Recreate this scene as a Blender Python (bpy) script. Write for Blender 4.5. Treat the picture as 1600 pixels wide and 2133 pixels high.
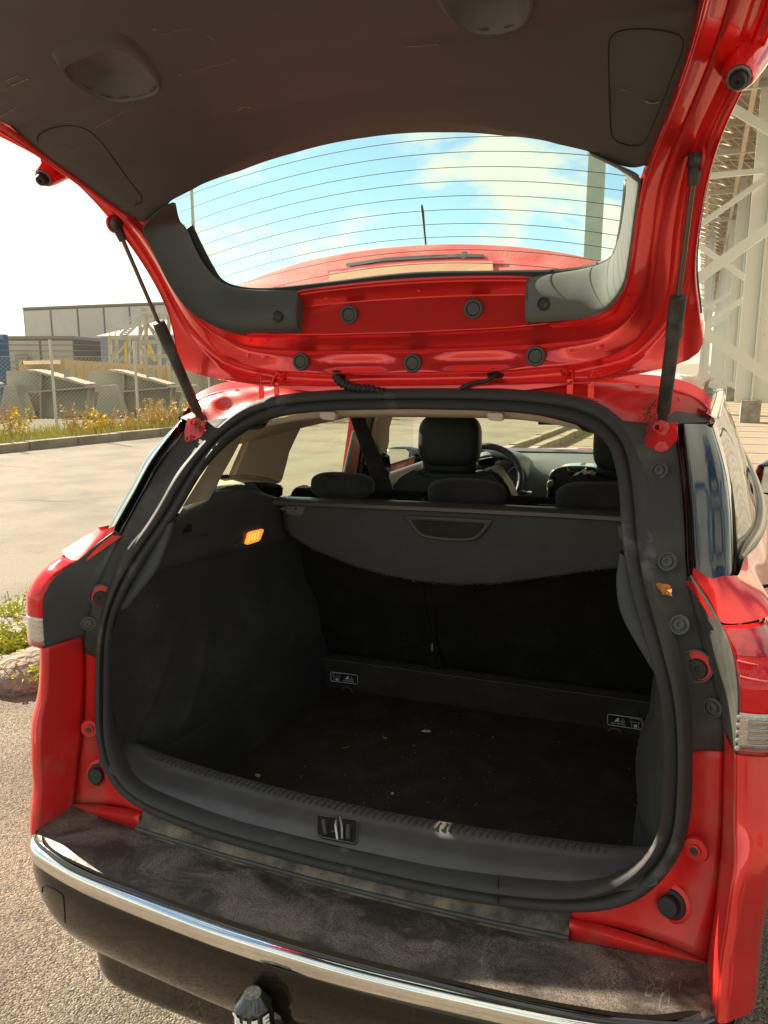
import bpy, bmesh, math, random
import numpy as np
from mathutils import Vector, Matrix, noise
random.seed(7)
for o in list(bpy.data.objects): bpy.data.objects.remove(o)
SC = bpy.context.scene
COL = SC.collection
rad = math.radians

# ------------------------------------------------------------------ camera, sky, sun, exposure
YAW, PITCH = 0.38770, math.atan((1066.5-755.)/1600.)
CARROLL = -0.022022
EYE = np.array([.588, -1.25, 1.5])
def cam_basis(roll):
    f = np.array([-math.sin(YAW)*math.cos(PITCH), math.cos(YAW)*math.cos(PITCH), -math.sin(PITCH)])
    r = np.array([math.cos(YAW), math.sin(YAW), 0.])
    u = np.cross(r, f)
    return f, r*math.cos(roll)+u*math.sin(roll), -r*math.sin(roll)+u*math.cos(roll)
WF, WR, WU = cam_basis(0.)
KF, KR, KU = cam_basis(CARROLL)          # the car stands slightly tilted: its own frame
cam = bpy.data.cameras.new('camera'); camo = bpy.data.objects.new('camera', cam); COL.objects.link(camo)
cam.sensor_fit = 'HORIZONTAL'; cam.sensor_width = 36.; cam.lens = 36.; cam.clip_start = .02; cam.clip_end = 3000
camo.matrix_world = Matrix(((WR[0], WU[0], -WF[0], EYE[0]), (WR[1], WU[1], -WF[1], EYE[1]), (WR[2], WU[2], -WF[2], EYE[2]), (0, 0, 0, 1)))
SC.camera = camo

SUN_AZ_LEFT, SUN_EL = 69., 33.           # degrees left of the car's forward axis (+y)
sd = Vector((-math.sin(rad(SUN_AZ_LEFT))*math.cos(rad(SUN_EL)), math.cos(rad(SUN_AZ_LEFT))*math.cos(rad(SUN_EL)), math.sin(rad(SUN_EL))))
sl = bpy.data.lights.new('sun', 'SUN'); sl.energy = 4.2; sl.angle = rad(.5); sl.color = (1., .88, .70)
so = bpy.data.objects.new('sun', sl); COL.objects.link(so); so.rotation_euler = sd.to_track_quat('Z', 'Y').to_euler(); so.location = (0, 0, 30)

world = bpy.data.worlds.new('World'); SC.world = world; world.use_nodes = True
nt = world.node_tree; nt.nodes.clear()
def N(nt, t, **k):
    n = nt.nodes.new(t)
    for a, b in k.items():
        if a in n.inputs.keys() if isinstance(a, str) else False: n.inputs[a].default_value = b
        else: setattr(n, a, b)
    return n
out = N(nt, 'ShaderNodeOutputWorld'); bg = N(nt, 'ShaderNodeBackground'); bg.inputs['Strength'].default_value = .06
sky = N(nt, 'ShaderNodeTexSky', sky_type='NISHITA', sun_disc=False)
sky.sun_elevation = rad(SUN_EL); sky.sun_rotation = -rad(SUN_AZ_LEFT); sky.air_density = 1.; sky.dust_density = .25; sky.ozone_density = 2.0
tc = N(nt, 'ShaderNodeTexCoord')
sep = N(nt, 'ShaderNodeSeparateXYZ'); nt.links.new(tc.outputs['Generated'], sep.inputs[0])
mz = N(nt, 'ShaderNodeMath', operation='MAXIMUM'); nt.links.new(sep.outputs['Z'], mz.inputs[0]); mz.inputs[1].default_value = .0
az = N(nt, 'ShaderNodeMath', operation='ADD'); nt.links.new(mz.outputs[0], az.inputs[0]); az.inputs[1].default_value = .30
dv = N(nt, 'ShaderNodeVectorMath', operation='DIVIDE'); nt.links.new(tc.outputs['Generated'], dv.inputs[0])
cb = N(nt, 'ShaderNodeCombineXYZ')
for i in range(3): nt.links.new(az.outputs[0], cb.inputs[i])
nt.links.new(cb.outputs[0], dv.inputs[1])
mp = N(nt, 'ShaderNodeMapping'); mp.inputs['Location'].default_value = (3.3, 11.7, 5.2); mp.inputs['Scale'].default_value = (1, 1, 1.); nt.links.new(dv.outputs[0], mp.inputs[0])
n1 = N(nt, 'ShaderNodeTexNoise'); n1.inputs['Scale'].default_value = 2.4; n1.inputs['Detail'].default_value = 9; n1.inputs['Roughness'].default_value = .56; n1.inputs['Distortion'].default_value = .25
nt.links.new(mp.outputs[0], n1.inputs['Vector'])
cr1 = N(nt, 'ShaderNodeValToRGB'); cr1.color_ramp.elements[0].position = .44; cr1.color_ramp.elements[1].position = .535
nt.links.new(n1.outputs['Fac'], cr1.inputs[0])
n2 = N(nt, 'ShaderNodeTexNoise'); n2.inputs['Scale'].default_value = 3.; n2.inputs['Detail'].default_value = 6
nt.links.new(mp.outputs[0], n2.inputs['Vector'])
ccol = N(nt, 'ShaderNodeMixRGB'); ccol.inputs[1].default_value = (3.9, 3.8, 3.2, 1); ccol.inputs[2].default_value = (6.0, 5.6, 3.9, 1)
nt.links.new(n2.outputs['Fac'], ccol.inputs[0])
wb = N(nt, 'ShaderNodeMixRGB', blend_type='MULTIPLY'); wb.inputs[0].default_value = 1; wb.inputs[2].default_value = (.95, 1.0, .86, 1); nt.links.new(sky.outputs[0], wb.inputs[1])
thru = N(nt, 'ShaderNodeMixRGB', blend_type='ADD'); thru.inputs[0].default_value = .18; nt.links.new(ccol.outputs[0], thru.inputs[1]); nt.links.new(wb.outputs[0], thru.inputs[2])
mx = N(nt, 'ShaderNodeMixRGB'); nt.links.new(cr1.outputs[0], mx.inputs[0]); nt.links.new(wb.outputs[0], mx.inputs[1]); nt.links.new(thru.outputs[0], mx.inputs[2])
nt.links.new(mx.outputs[0], bg.inputs['Color']); nt.links.new(bg.outputs[0], out.inputs['Surface'])
SC.view_settings.view_transform = 'Standard'; SC.view_settings.look = 'None'
SC.view_settings.exposure = 1.82; SC.view_settings.gamma = 1.; SC.view_settings.use_curve_mapping = False
SC.render.engine = 'CYCLES'; SC.cycles.max_bounces = 10; SC.cycles.transparent_max_bounces = 16; SC.cycles.use_denoising = True
SC.cycles.sample_clamp_indirect = 6.

# ------------------------------------------------------------------ turning a sighting into a point on a known surface
def ray_k(px, py): return KF+KR*(px-800)/1600.-KU*(py-1066.5)/1600.
def ray_w(px, py): return WF+WR*(px-800)/1600.-WU*(py-1066.5)/1600.
def _hit(d, x, y, z, f):
    if f is not None:
        ts = np.linspace(.25, 9, 700); v = [f(EYE+d*t) for t in ts]
        for i in range(len(ts)-1):
            if v[i]*v[i+1] <= 0:
                a, b = ts[i], ts[i+1]
                for _ in range(30):
                    m = (a+b)/2
                    if f(EYE+d*a)*f(EYE+d*m) <= 0: b = m
                    else: a = m
                return tuple(EYE+d*a)
        return tuple(EYE+d*ts[int(np.argmin(np.abs(v)))])
    for i, q in enumerate((x, y, z)):
        if q is not None: return tuple(EYE+d*(q-EYE[i])/d[i])
def U(px, py, x=None, y=None, z=None, f=None): return _hit(ray_k(px, py), x, y, z, f)
def Wd(px, py, x=None, y=None, z=None): return _hit(ray_w(px, py), x, y, z, None)
FH = np.array([-math.sin(YAW), math.cos(YAW), 0.]); RH = np.array([math.cos(YAW), math.sin(YAW), 0.])
def Wdist(px, py, d):
    r = ray_w(px, py); return tuple(EYE+r*(d/(r@FH)))
def M(c): return [(-p[0], p[1], p[2]) for p in c]
def interp(x, xs, ys): return float(np.interp(x, xs, ys))

# ------------------------------------------------------------------ materials
def mat(name, col=(.5, .5, .5), rough=.5, metal=0., coat=0., coat_r=.03, bump=0., bscale=200., var=0., vscale=3., col2=None, vpos=(.4, .6), spec=.5, sheen=0., trans=0., ior=1.5, emit=None, bdetail=3., coords='Object', aniso=None, roughvar=0.):
    m = bpy.data.materials.new(name); m.use_nodes = True
    t = m.node_tree; b = t.nodes['Principled BSDF']
    b.inputs['Base Color'].default_value = (*col, 1); b.inputs['Roughness'].default_value = rough; b.inputs['Metallic'].default_value = metal
    b.inputs['Coat Weight'].default_value = coat; b.inputs['Coat Roughness'].default_value = coat_r
    b.inputs['Specular IOR Level'].default_value = spec; b.inputs['Sheen Weight'].default_value = sheen
    b.inputs['Transmission Weight'].default_value = trans; b.inputs['IOR'].default_value = ior
    c = N(t, 'ShaderNodeTexCoord'); mp = N(t, 'ShaderNodeMapping'); t.links.new(c.outputs[coords], mp.inputs[0])
    if aniso: mp.inputs['Scale'].default_value = aniso
    if emit: b.inputs['Emission Color'].default_value = (*emit[0], 1); b.inputs['Emission Strength'].default_value = emit[1]
    if var or col2:
        n = N(t, 'ShaderNodeTexNoise'); n.inputs['Scale'].default_value = vscale; n.inputs['Detail'].default_value = 6; n.inputs['Roughness'].default_value = .62
        t.links.new(mp.outputs[0], n.inputs['Vector'])
        r = N(t, 'ShaderNodeValToRGB'); r.color_ramp.elements[0].position = vpos[0]; r.color_ramp.elements[1].position = vpos[1]
        r.color_ramp.elements[0].color = (*(max(0, x*(1-var)) for x in col), 1); r.color_ramp.elements[1].color = (*(col2 or tuple(x*(1+var) for x in col)), 1)
        t.links.new(n.outputs['Fac'], r.inputs[0]); t.links.new(r.outputs[0], b.inputs['Base Color'])
        if roughvar:
            mr = N(t, 'ShaderNodeMapRange'); mr.inputs[1].default_value = vpos[0]; mr.inputs[2].default_value = vpos[1]; mr.inputs[3].default_value = rough; mr.inputs[4].default_value = min(1, rough+roughvar)
            t.links.new(n.outputs['Fac'], mr.inputs[0]); t.links.new(mr.outputs[0], b.inputs['Roughness'])
    if bump:
        n = N(t, 'ShaderNodeTexNoise'); n.inputs['Scale'].default_value = bscale; n.inputs['Detail'].default_value = bdetail
        t.links.new(mp.outputs[0], n.inputs['Vector'])
        bp = N(t, 'ShaderNodeBump'); bp.inputs['Strength'].default_value = bump; bp.inputs['Distance'].default_value = 1./bscale
        t.links.new(n.outputs['Fac'], bp.inputs['Height']); t.links.new(bp.outputs[0], b.inputs['Normal'])
    return m
def glass(name, tint=(1, 1, 1), dirt=.0, rough=0.0, refl=1.):
    m = bpy.data.materials.new(name); m.use_nodes = True; t = m.node_tree; t.nodes.clear()
    o = N(t, 'ShaderNodeOutputMaterial'); tr = N(t, 'ShaderNodeBsdfTransparent'); tr.inputs[0].default_value = (*tint, 1)
    g = N(t, 'ShaderNodeBsdfGlossy'); g.inputs['Roughness'].default_value = rough
    fr = N(t, 'ShaderNodeFresnel'); fr.inputs[0].default_value = 1.45
    ml = N(t, 'ShaderNodeMath', operation='MULTIPLY'); ml.inputs[1].default_value = refl; t.links.new(fr.outputs[0], ml.inputs[0])
    mx = N(t, 'ShaderNodeMixShader'); t.links.new(ml.outputs[0], mx.inputs[0]); t.links.new(tr.outputs[0], mx.inputs[1]); t.links.new(g.outputs[0], mx.inputs[2])
    last = mx
    if dirt:
        df = N(t, 'ShaderNodeBsdfDiffuse'); df.inputs[0].default_value = (.5, .47, .4, 1)
        c = N(t, 'ShaderNodeTexCoord'); n = N(t, 'ShaderNodeTexNoise'); n.inputs['Scale'].default_value = 9; n.inputs['Detail'].default_value = 8; t.links.new(c.outputs['Object'], n.inputs['Vector'])
        mm = N(t, 'ShaderNodeMath', operation='MULTIPLY'); mm.inputs[1].default_value = dirt; t.links.new(n.outputs['Fac'], mm.inputs[0])
        m2 = N(t, 'ShaderNodeMixShader'); t.links.new(mm.outputs[0], m2.inputs[0]); t.links.new(mx.outputs[0], m2.inputs[1]); t.links.new(df.outputs[0], m2.inputs[2]); last = m2
    t.links.new(last.outputs[0], o.inputs[0]); return m

RED = mat('red_metallic_paint', (.88, .034, .032), .24, .55, 1., .01, bump=.03, bscale=900, var=.05, vscale=2)
RED_D = mat('dusty_red_paint', (.64, .020, .018), .42, .15, .28, .15, var=.0, col2=(.42, .12, .08), vscale=7, vpos=(.5, .78), roughvar=.3)
SPOIL = mat('dirty_red_paint', (.55, .035, .04), .5, .1, .3, .3, var=0., col2=(.50, .16, .12), vscale=14, vpos=(.35, .75), bump=.2, bscale=160, roughvar=.3)
ROOFRED = mat('dusty_red_roof', (.5, .03, .035), .35, .2, 1, .06, col2=(.42, .12, .11), vscale=9, vpos=(.4, .8))
PLA = mat('black_plastic', (.058, .053, .050), .48, bump=.25, bscale=900, var=.15, vscale=5)
PLA_D = mat('dusty_black_plastic', (.058, .053, .050), .62, spec=.08, bump=.2, bscale=700, col2=(.12, .105, .092), vscale=6, vpos=(.42, .72), roughvar=.3)
PLA_G = mat('grey_sill_plastic', (.078, .073, .072), .42, bump=.35, bscale=1400, var=.12, vscale=8)
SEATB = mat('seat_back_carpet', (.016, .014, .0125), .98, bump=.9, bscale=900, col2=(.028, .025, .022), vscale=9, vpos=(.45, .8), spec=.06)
TRIM = mat('grained_trim_plastic', (.082, .076, .076), .60, bump=.3, bscale=1200, var=.06, vscale=3, spec=.4)
TRIM2 = mat('smooth_trim_plastic', (.068, .067, .065), .5, bump=.2, bscale=1500, var=.05, spec=.5)
RUB = mat('rubber_seal', (.050, .046, .044), .62, spec=.2, bump=.15, bscale=400, col2=(.17, .165, .16), vscale=8, vpos=(.58, .74), roughvar=.25)
RUBW = mat('soft_rubber', (.015, .014, .014), .55)
CARP = mat('boot_carpet', (.038, .0325, .028), .98, bump=.9, bscale=900, col2=(.062, .054, .047), vscale=11, vpos=(.45, .8), spec=.08)
CARP_S = mat('side_carpet', (.032, .0285, .025), .98, bump=1., bscale=1100, col2=(.056, .050, .044), vscale=7, vpos=(.45, .75), sheen=.06, spec=.08)
SEATF = mat('seat_cloth', (.036, .032, .030), .9, bump=.6, bscale=1000, var=.2, vscale=20, sheen=.2, spec=.2)
LEA = mat('seat_leatherette', (.042, .043, .041), .5, bump=.3, bscale=500)
COVER = mat('load_cover_vinyl', (.066, .062, .060), .7, bump=.6, bscale=1300, var=.08, vscale=12, spec=.35)
BEI = mat('beige_trim', (.50, .39, .29), .65, bump=.15, bscale=900, var=.04, vscale=4)
HEADL = mat('beige_headliner', (.50, .38, .30), .95, bump=.6, bscale=900, var=.05, vscale=30)
CHR = mat('chrome', (.86, .85, .83), .06, 1., var=.03, vscale=40, bump=.02, bscale=200)
STEEL = mat('zinc_steel', (.45, .44, .42), .35, 1., bump=.1, bscale=300)
GLB = mat('gloss_black_paint', (.006, .006, .007), .05, 0, 1., .01, bump=.02, bscale=40, var=.1)
BUMPM = mat('gloss_dark_bumper', (.014, .009, .006), .10, .0, .45, .04, spec=.25, col2=(.05, .036, .026), vscale=60, vpos=(.62, .8), bump=.02, bscale=60)
STRUT = mat('dusty_strut_black', (.03, .027, .024), .5, 0., bump=.15, bscale=300, col2=(.12, .10, .08), vscale=25, vpos=(.45, .8))
ROD = mat('oily_steel_rod', (.16, .13, .11), .3, 1.)
RGL = glass('rear_window_glass', (.84, .95, .88), dirt=.06)
SGL = glass('side_window_glass', (.84, .92, .76), dirt=.05, refl=.3)
SGLR = glass('dark_side_glass', (.10, .12, .09), refl=1.15)
MIR = mat('mirror_glass', (.9, .93, .95), .01, 1.)
AMB = mat('amber_lens', (.95, .30, .03), .15, 0, 1, .02, bump=.5, bscale=120, bdetail=0, trans=.0, emit=((1., .32, .04), .35))
def carpaint_noise(): pass

# dusty bumper pad: black plastic under dried dust with finger marks and hair-thin scratches
def pad_mat():
    m = bpy.data.materials.new('dusty_bumper_top'); m.use_nodes = True; t = m.node_tree; b = t.nodes['Principled BSDF']
    c = N(t, 'ShaderNodeTexCoord')
    def ns(s, d, dist=0., loc=(0, 0, 0), sc=(1, 1, 1)):
        mp = N(t, 'ShaderNodeMapping'); mp.inputs['Location'].default_value = loc; mp.inputs['Scale'].default_value = sc; t.links.new(c.outputs['Object'], mp.inputs[0])
        n = N(t, 'ShaderNodeTexNoise'); n.inputs['Scale'].default_value = s; n.inputs['Detail'].default_value = d; n.inputs['Distortion'].default_value = dist; t.links.new(mp.outputs[0], n.inputs[0]); return n
    a = ns(7, 10, .6, sc=(1, 1.6, 1)); a.inputs['Roughness'].default_value = .68; a2 = ns(420, 2); a3 = ns(6, 3, .5, (4, 2, 0), (3.2, 1, 1))
    r = N(t, 'ShaderNodeValToRGB'); e = r.color_ramp.elements; e[0].position = .42; e[0].color = (.12, .12, .12, 1); e[1].position = .62; e[1].color = (.9, .9, .9, 1)
    t.links.new(a.outputs['Fac'], r.inputs[0])
    m1 = N(t, 'ShaderNodeMath', operation='MULTIPLY'); t.links.new(r.outputs[0], m1.inputs[0])
    g = N(t, 'ShaderNodeMapRange'); g.inputs[1].default_value = .3; g.inputs[2].default_value = .62; g.inputs[3].default_value = .15; g.inputs[4].default_value = 1.35; t.links.new(a2.outputs['Fac'], g.inputs[0]); t.links.new(g.outputs[0], m1.inputs[1])
    # scratches: thin zero-crossings of distorted noise
    s = N(t, 'ShaderNodeMath', operation='SUBTRACT'); s.inputs[1].default_value = .5; t.links.new(a3.outputs['Fac'], s.inputs[0])
    ab = N(t, 'ShaderNodeMath', operation='ABSOLUTE'); t.links.new(s.outputs[0], ab.inputs[0])
    lt = N(t, 'ShaderNodeMath', operation='LESS_THAN'); lt.inputs[1].default_value = .0045; t.links.new(ab.outputs[0], lt.inputs[0])
    ms = ns(5, 3, 0, (9, 1, 0)); gt = N(t, 'ShaderNodeMath', operation='GREATER_THAN'); gt.inputs[1].default_value = .54; t.links.new(ms.outputs['Fac'], gt.inputs[0])
    mm = N(t, 'ShaderNodeMath', operation='MULTIPLY'); t.links.new(lt.outputs[0], mm.inputs[0]); t.links.new(gt.outputs[0], mm.inputs[1])
    mm2 = N(t, 'ShaderNodeMath', operation='MULTIPLY'); mm2.inputs[1].default_value = .35; t.links.new(mm.outputs[0], mm2.inputs[0])
    ad = N(t, 'ShaderNodeMath', operation='ADD', use_clamp=True); t.links.new(m1.outputs[0], ad.inputs[0]); t.links.new(mm2.outputs[0], ad.inputs[1])
    mx = N(t, 'ShaderNodeMixRGB'); mx.inputs[1].default_value = (.026, .022, .020, 1); mx.inputs[2].default_value = (.20, .155, .125, 1); t.links.new(ad.outputs[0], mx.inputs[0])
    t.links.new(mx.outputs[0], b.inputs['Base Color'])
    mr = N(t, 'ShaderNodeMapRange'); mr.inputs[3].default_value = .38; mr.inputs[4].default_value = .9; t.links.new(ad.outputs[0], mr.inputs[0]); t.links.new(mr.outputs[0], b.inputs['Roughness'])
    return m
PAD = pad_mat()
def lens_mat():
    m = mat('red_lamp_lens', (.60, .006, .010), .08, 0., 1., .01, emit=((.8, .01, .01), .03)); t = m.node_tree; b = t.nodes['Principled BSDF']
    c = N(t, 'ShaderNodeTexCoord'); v = N(t, 'ShaderNodeTexChecker'); v.inputs['Scale'].default_value = 520; t.links.new(c.outputs['Object'], v.inputs[0])
    v.inputs[1].default_value = (.66, .008, .012, 1); v.inputs[2].default_value = (.38, .003, .005, 1)
    t.links.new(v.outputs[0], b.inputs['Base Color']); return m
LENS = lens_mat(); LENS.node_tree.nodes['Principled BSDF'].inputs['Coat Weight'].default_value = .35; LENS.node_tree.nodes['Principled BSDF'].inputs['Specular IOR Level'].default_value = .3
LENS_D = mat('dark_red_lens', (.20, .004, .008), .05, 0, 1, .01, col2=(.40, .01, .015), vscale=30)
LENS_C = mat('clear_lamp_lens', (.52, .45, .42), .12, .5, 1, .02, bump=.4, bscale=160)

# ------------------------------------------------------------------ mesh helpers
def link(name, me, m, parent=None, kind=None, label=None, cat=None, group=None):
    o = bpy.data.objects.new(name, me); COL.objects.link(o)
    if m is not None and not me.materials: me.materials.append(m)
    if parent is not None:
        while parent.parent is not None and parent.parent.parent is not None: parent = parent.parent   # never deeper than thing > part > sub-part
        o.parent = parent
    if kind: o['kind'] = kind
    if label: o['label'] = label
    if cat: o['category'] = cat
    if group: o['group'] = group
    return o
def mesh_of(name, vs, fs, smooth=True, sharp=None):
    me = bpy.data.meshes.new(name); me.from_pydata([tuple(map(float, v)) for v in vs], [], fs); me.validate(); me.update()
    if smooth:
        me.polygons.foreach_set('use_smooth', [True]*len(me.polygons))
        if sharp: me.set_sharp_from_angle(angle=rad(sharp))
    return me
def crs(pts, n):
    P = [np.array(p, float) for p in pts]
    if len(P) == 2: return [tuple(P[0]+(P[1]-P[0])*i/(n-1)) for i in range(n)]
    P = [2*P[0]-P[1]]+P+[2*P[-1]-P[-2]]
    seg = len(P)-3; L = []
    for i in range(seg): L.append(np.linalg.norm(P[i+2]-P[i+1])+1e-9)
    cum = np.concatenate([[0], np.cumsum(L)]); outp = []
    for k in range(n):
        s = cum[-1]*k/(n-1); i = min(seg-1, max(0, int(np.searchsorted(cum, s, side='right')-1))); t = (s-cum[i])/L[i]
        p0, p1, p2, p3 = P[i:i+4]
        outp.append(tuple(.5*((2*p1)+(-p0+p2)*t+(2*p0-5*p1+4*p2-p3)*t*t+(-p0+3*p1-3*p2+p3)*t**3)))
    return outp
def crs_idx(pts, k):
    """k sub-steps per control segment: keeps stations aligned between curves"""
    P = [np.array(p, float) for p in pts]; P = [2*P[0]-P[1]]+P+[2*P[-1]-P[-2]]; o = []
    for i in range(len(P)-3):
        p0, p1, p2, p3 = P[i:i+4]
        for j in range(k+(1 if i == len(P)-4 else 0)):
            t = j/k; o.append(tuple(.5*((2*p1)+(-p0+p2)*t+(2*p0-5*p1+4*p2-p3)*t*t+(-p0+3*p1-3*p2+p3)*t**3)))
    return o
def grid(name, rows, m, parent=None, n=None, k=None, across=None, thick=0, off=-1, sharp=None, closed=False, flip=False, **kw):
    """rows: curves; n = resample each to n pts; k = substeps per station; across = substeps between rows (smooth)"""
    if n: rows = [crs(r, n) for r in rows]
    elif k: rows = [crs_idx(r, k) for r in rows]
    if across:
        cols = [crs_idx([r[i] for r in rows], across) for i in range(len(rows[0]))]
        rows = [[c[j] for c in cols] for j in range(len(cols[0]))]
    a, b = len(rows), len(rows[0]); vs = [p for r in rows for p in r]; fs = []
    for i in range(a-1):
        for j in range(b if closed else b-1):
            q = (i*b+j, i*b+(j+1) % b, (i+1)*b+(j+1) % b, (i+1)*b+j); fs.append(q[::-1] if flip else q)
    o = link(name, mesh_of(name, vs, fs, True, sharp), m, parent, **kw)
    if thick:
        s = o.modifiers.new('solid', 'SOLIDIFY'); s.thickness = thick; s.offset = off
    return o
def prism(name, pts, d, m, parent=None, bevel=0, **kw):
    """outline pts (3D, coplanar-ish) extruded by vector d"""
    bm = bmesh.new(); d = Vector(d)
    a = [bm.verts.new(p) for p in pts]; b = [bm.verts.new(Vector(p)+d) for p in pts]
    bm.faces.new(a); bm.faces.new(b[::-1]); n = len(a)
    for i in range(n): bm.faces.new((a[i], b[i], b[(i+1) % n], a[(i+1) % n]))
    bmesh.ops.recalc_face_normals(bm, faces=bm.faces[:])
    if bevel: bmesh.ops.bevel(bm, geom=bm.edges[:]+bm.verts[:], offset=bevel, segments=2, affect='EDGES', clamp_overlap=True)
    me = bpy.data.meshes.new(name); bm.to_mesh(me); bm.free()
    if bevel: me.polygons.foreach_set('use_smooth', [True]*len(me.polygons)); me.set_sharp_from_angle(angle=rad(40))
    return link(name, me, m, parent, **kw)
def frame_of(d, up=(0, 0, 1)):
    d = Vector(d).normalized(); u = Vector(up)
    if abs(d.dot(u)) > .97: u = Vector((1, 0, 0))
    x = u.cross(d).normalized(); return x, d.cross(x), d
def tube_data(path, r, seg=10, flat=1., cap=True, up=(0, 0, 1)):
    P = [Vector(p) for p in path]; vs = []; fs = []; n = len(P)
    for i, p in enumerate(P):
        d = (P[min(i+1, n-1)]-P[max(i-1, 0)]); x, y, _ = frame_of(d, up); rr = r[i] if hasattr(r, '__len__') else r
        for j in range(seg):
            a = 2*math.pi*j/seg; vs.append(p+x*math.cos(a)*rr+y*math.sin(a)*rr*flat)
    for i in range(n-1):
        for j in range(seg): fs.append((i*seg+j, i*seg+(j+1) % seg, (i+1)*seg+(j+1) % seg, (i+1)*seg+j))
    if cap: fs.append(tuple(range(seg))[::-1]); fs.append(tuple((n-1)*seg+j for j in range(seg)))
    return vs, fs
def tube(name, path, r, m, parent=None, seg=10, flat=1., up=(0, 0, 1), **kw):
    vs, fs = tube_data(path, r, seg, flat, True, up); return link(name, mesh_of(name, vs, fs, True, 50), m, parent, **kw)
def tubes(name, paths, r, m, parent=None, seg=6, **kw):
    V = []; F = []
    for i, p in enumerate(paths):
        v, f = tube_data(p, r[i] if hasattr(r, '__len__') else r, seg); F += [tuple(len(V)+x for x in q) for q in f]; V += v
    return link(name, mesh_of(name, V, F, True, 50), m, parent, **kw)
def lathe(name, prof, o, axis, m, parent=None, seg=24, **kw):
    """prof: (radius, height along axis)"""
    x, y, d = frame_of(axis); o = Vector(o); vs = []; fs = []
    for r, h in prof:
        for j in range(seg):
            a = 2*math.pi*j/seg; vs.append(o+d*h+(x*math.cos(a)+y*math.sin(a))*max(r, 1e-5))
    for i in range(len(prof)-1):
        for j in range(seg): fs.append((i*seg+j, i*seg+(j+1) % seg, (i+1)*seg+(j+1) % seg, (i+1)*seg+j))
    return link(name, mesh_of(name, vs, fs, True, 35), m, parent, **kw)
def boxd(c, s, ax=None):
    X, Y, Z = ax or (Vector((1, 0, 0)), Vector((0, 1, 0)), Vector((0, 0, 1))); c = Vector(c); v = []
    for i in (-.5, .5):
        for j in (-.5, .5):
            for k in (-.5, .5): v.append(c+X*s[0]*i+Y*s[1]*j+Z*s[2]*k)
    return v, [(0, 1, 3, 2), (4, 6, 7, 5), (0, 4, 5, 1), (2, 3, 7, 6), (0, 2, 6, 4), (1, 5, 7, 3)]
def boxes(name, L, m, parent=None, bevel=0, **kw):
    V = []; F = []
    for b in L:
        v, f = boxd(*b); F += [tuple(len(V)+x for x in q) for q in f]; V += v
    o = link(name, mesh_of(name, V, F, False), m, parent, **kw)
    if bevel:
        bv = o.modifiers.new('bev', 'BEVEL'); bv.width = bevel; bv.segments = 3; bv.limit_method = 'ANGLE'
    return o
def beam(a, b, w, h=None):
    """a bar from a to b as box data"""
    a, b = Vector(a), Vector(b); d = b-a; x, y, z = frame_of(d); return ((a+b)/2, (w, h or w, d.length), (x, y, z))
def text(name, body, size, m, parent, origin, xdir, ydir, depth=.0006, bold=0.):
    cu = bpy.data.curves.new(name, 'FONT'); cu.body = body; cu.size = size; cu.extrude = depth; cu.align_x = 'CENTER'; cu.align_y = 'CENTER'; cu.offset = bold
    t = bpy.data.objects.new('tmp', cu); COL.objects.link(t); dg = bpy.context.evaluated_depsgraph_get()
    me = bpy.data.meshes.new_from_object(t.evaluated_get(dg)); COL.objects.unlink(t); bpy.data.objects.remove(t)
    X = Vector(xdir).normalized(); Y = Vector(ydir); Y = (Y-X*Y.dot(X)).normalized(); Z = X.cross(Y)
    me.transform(Matrix(((X[0], Y[0], Z[0], origin[0]), (X[1], Y[1], Z[1], origin[1]), (X[2], Y[2], Z[2], origin[2]), (0, 0, 0, 1))))
    me.materials.clear(); return link(name, me, m, parent)
def empty(name, loc, label, cat, group=None):
    o = bpy.data.objects.new(name, None); COL.objects.link(o); o.location = loc; o['label'] = label; o['category'] = cat
    if group: o['group'] = group
    return o

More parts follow.
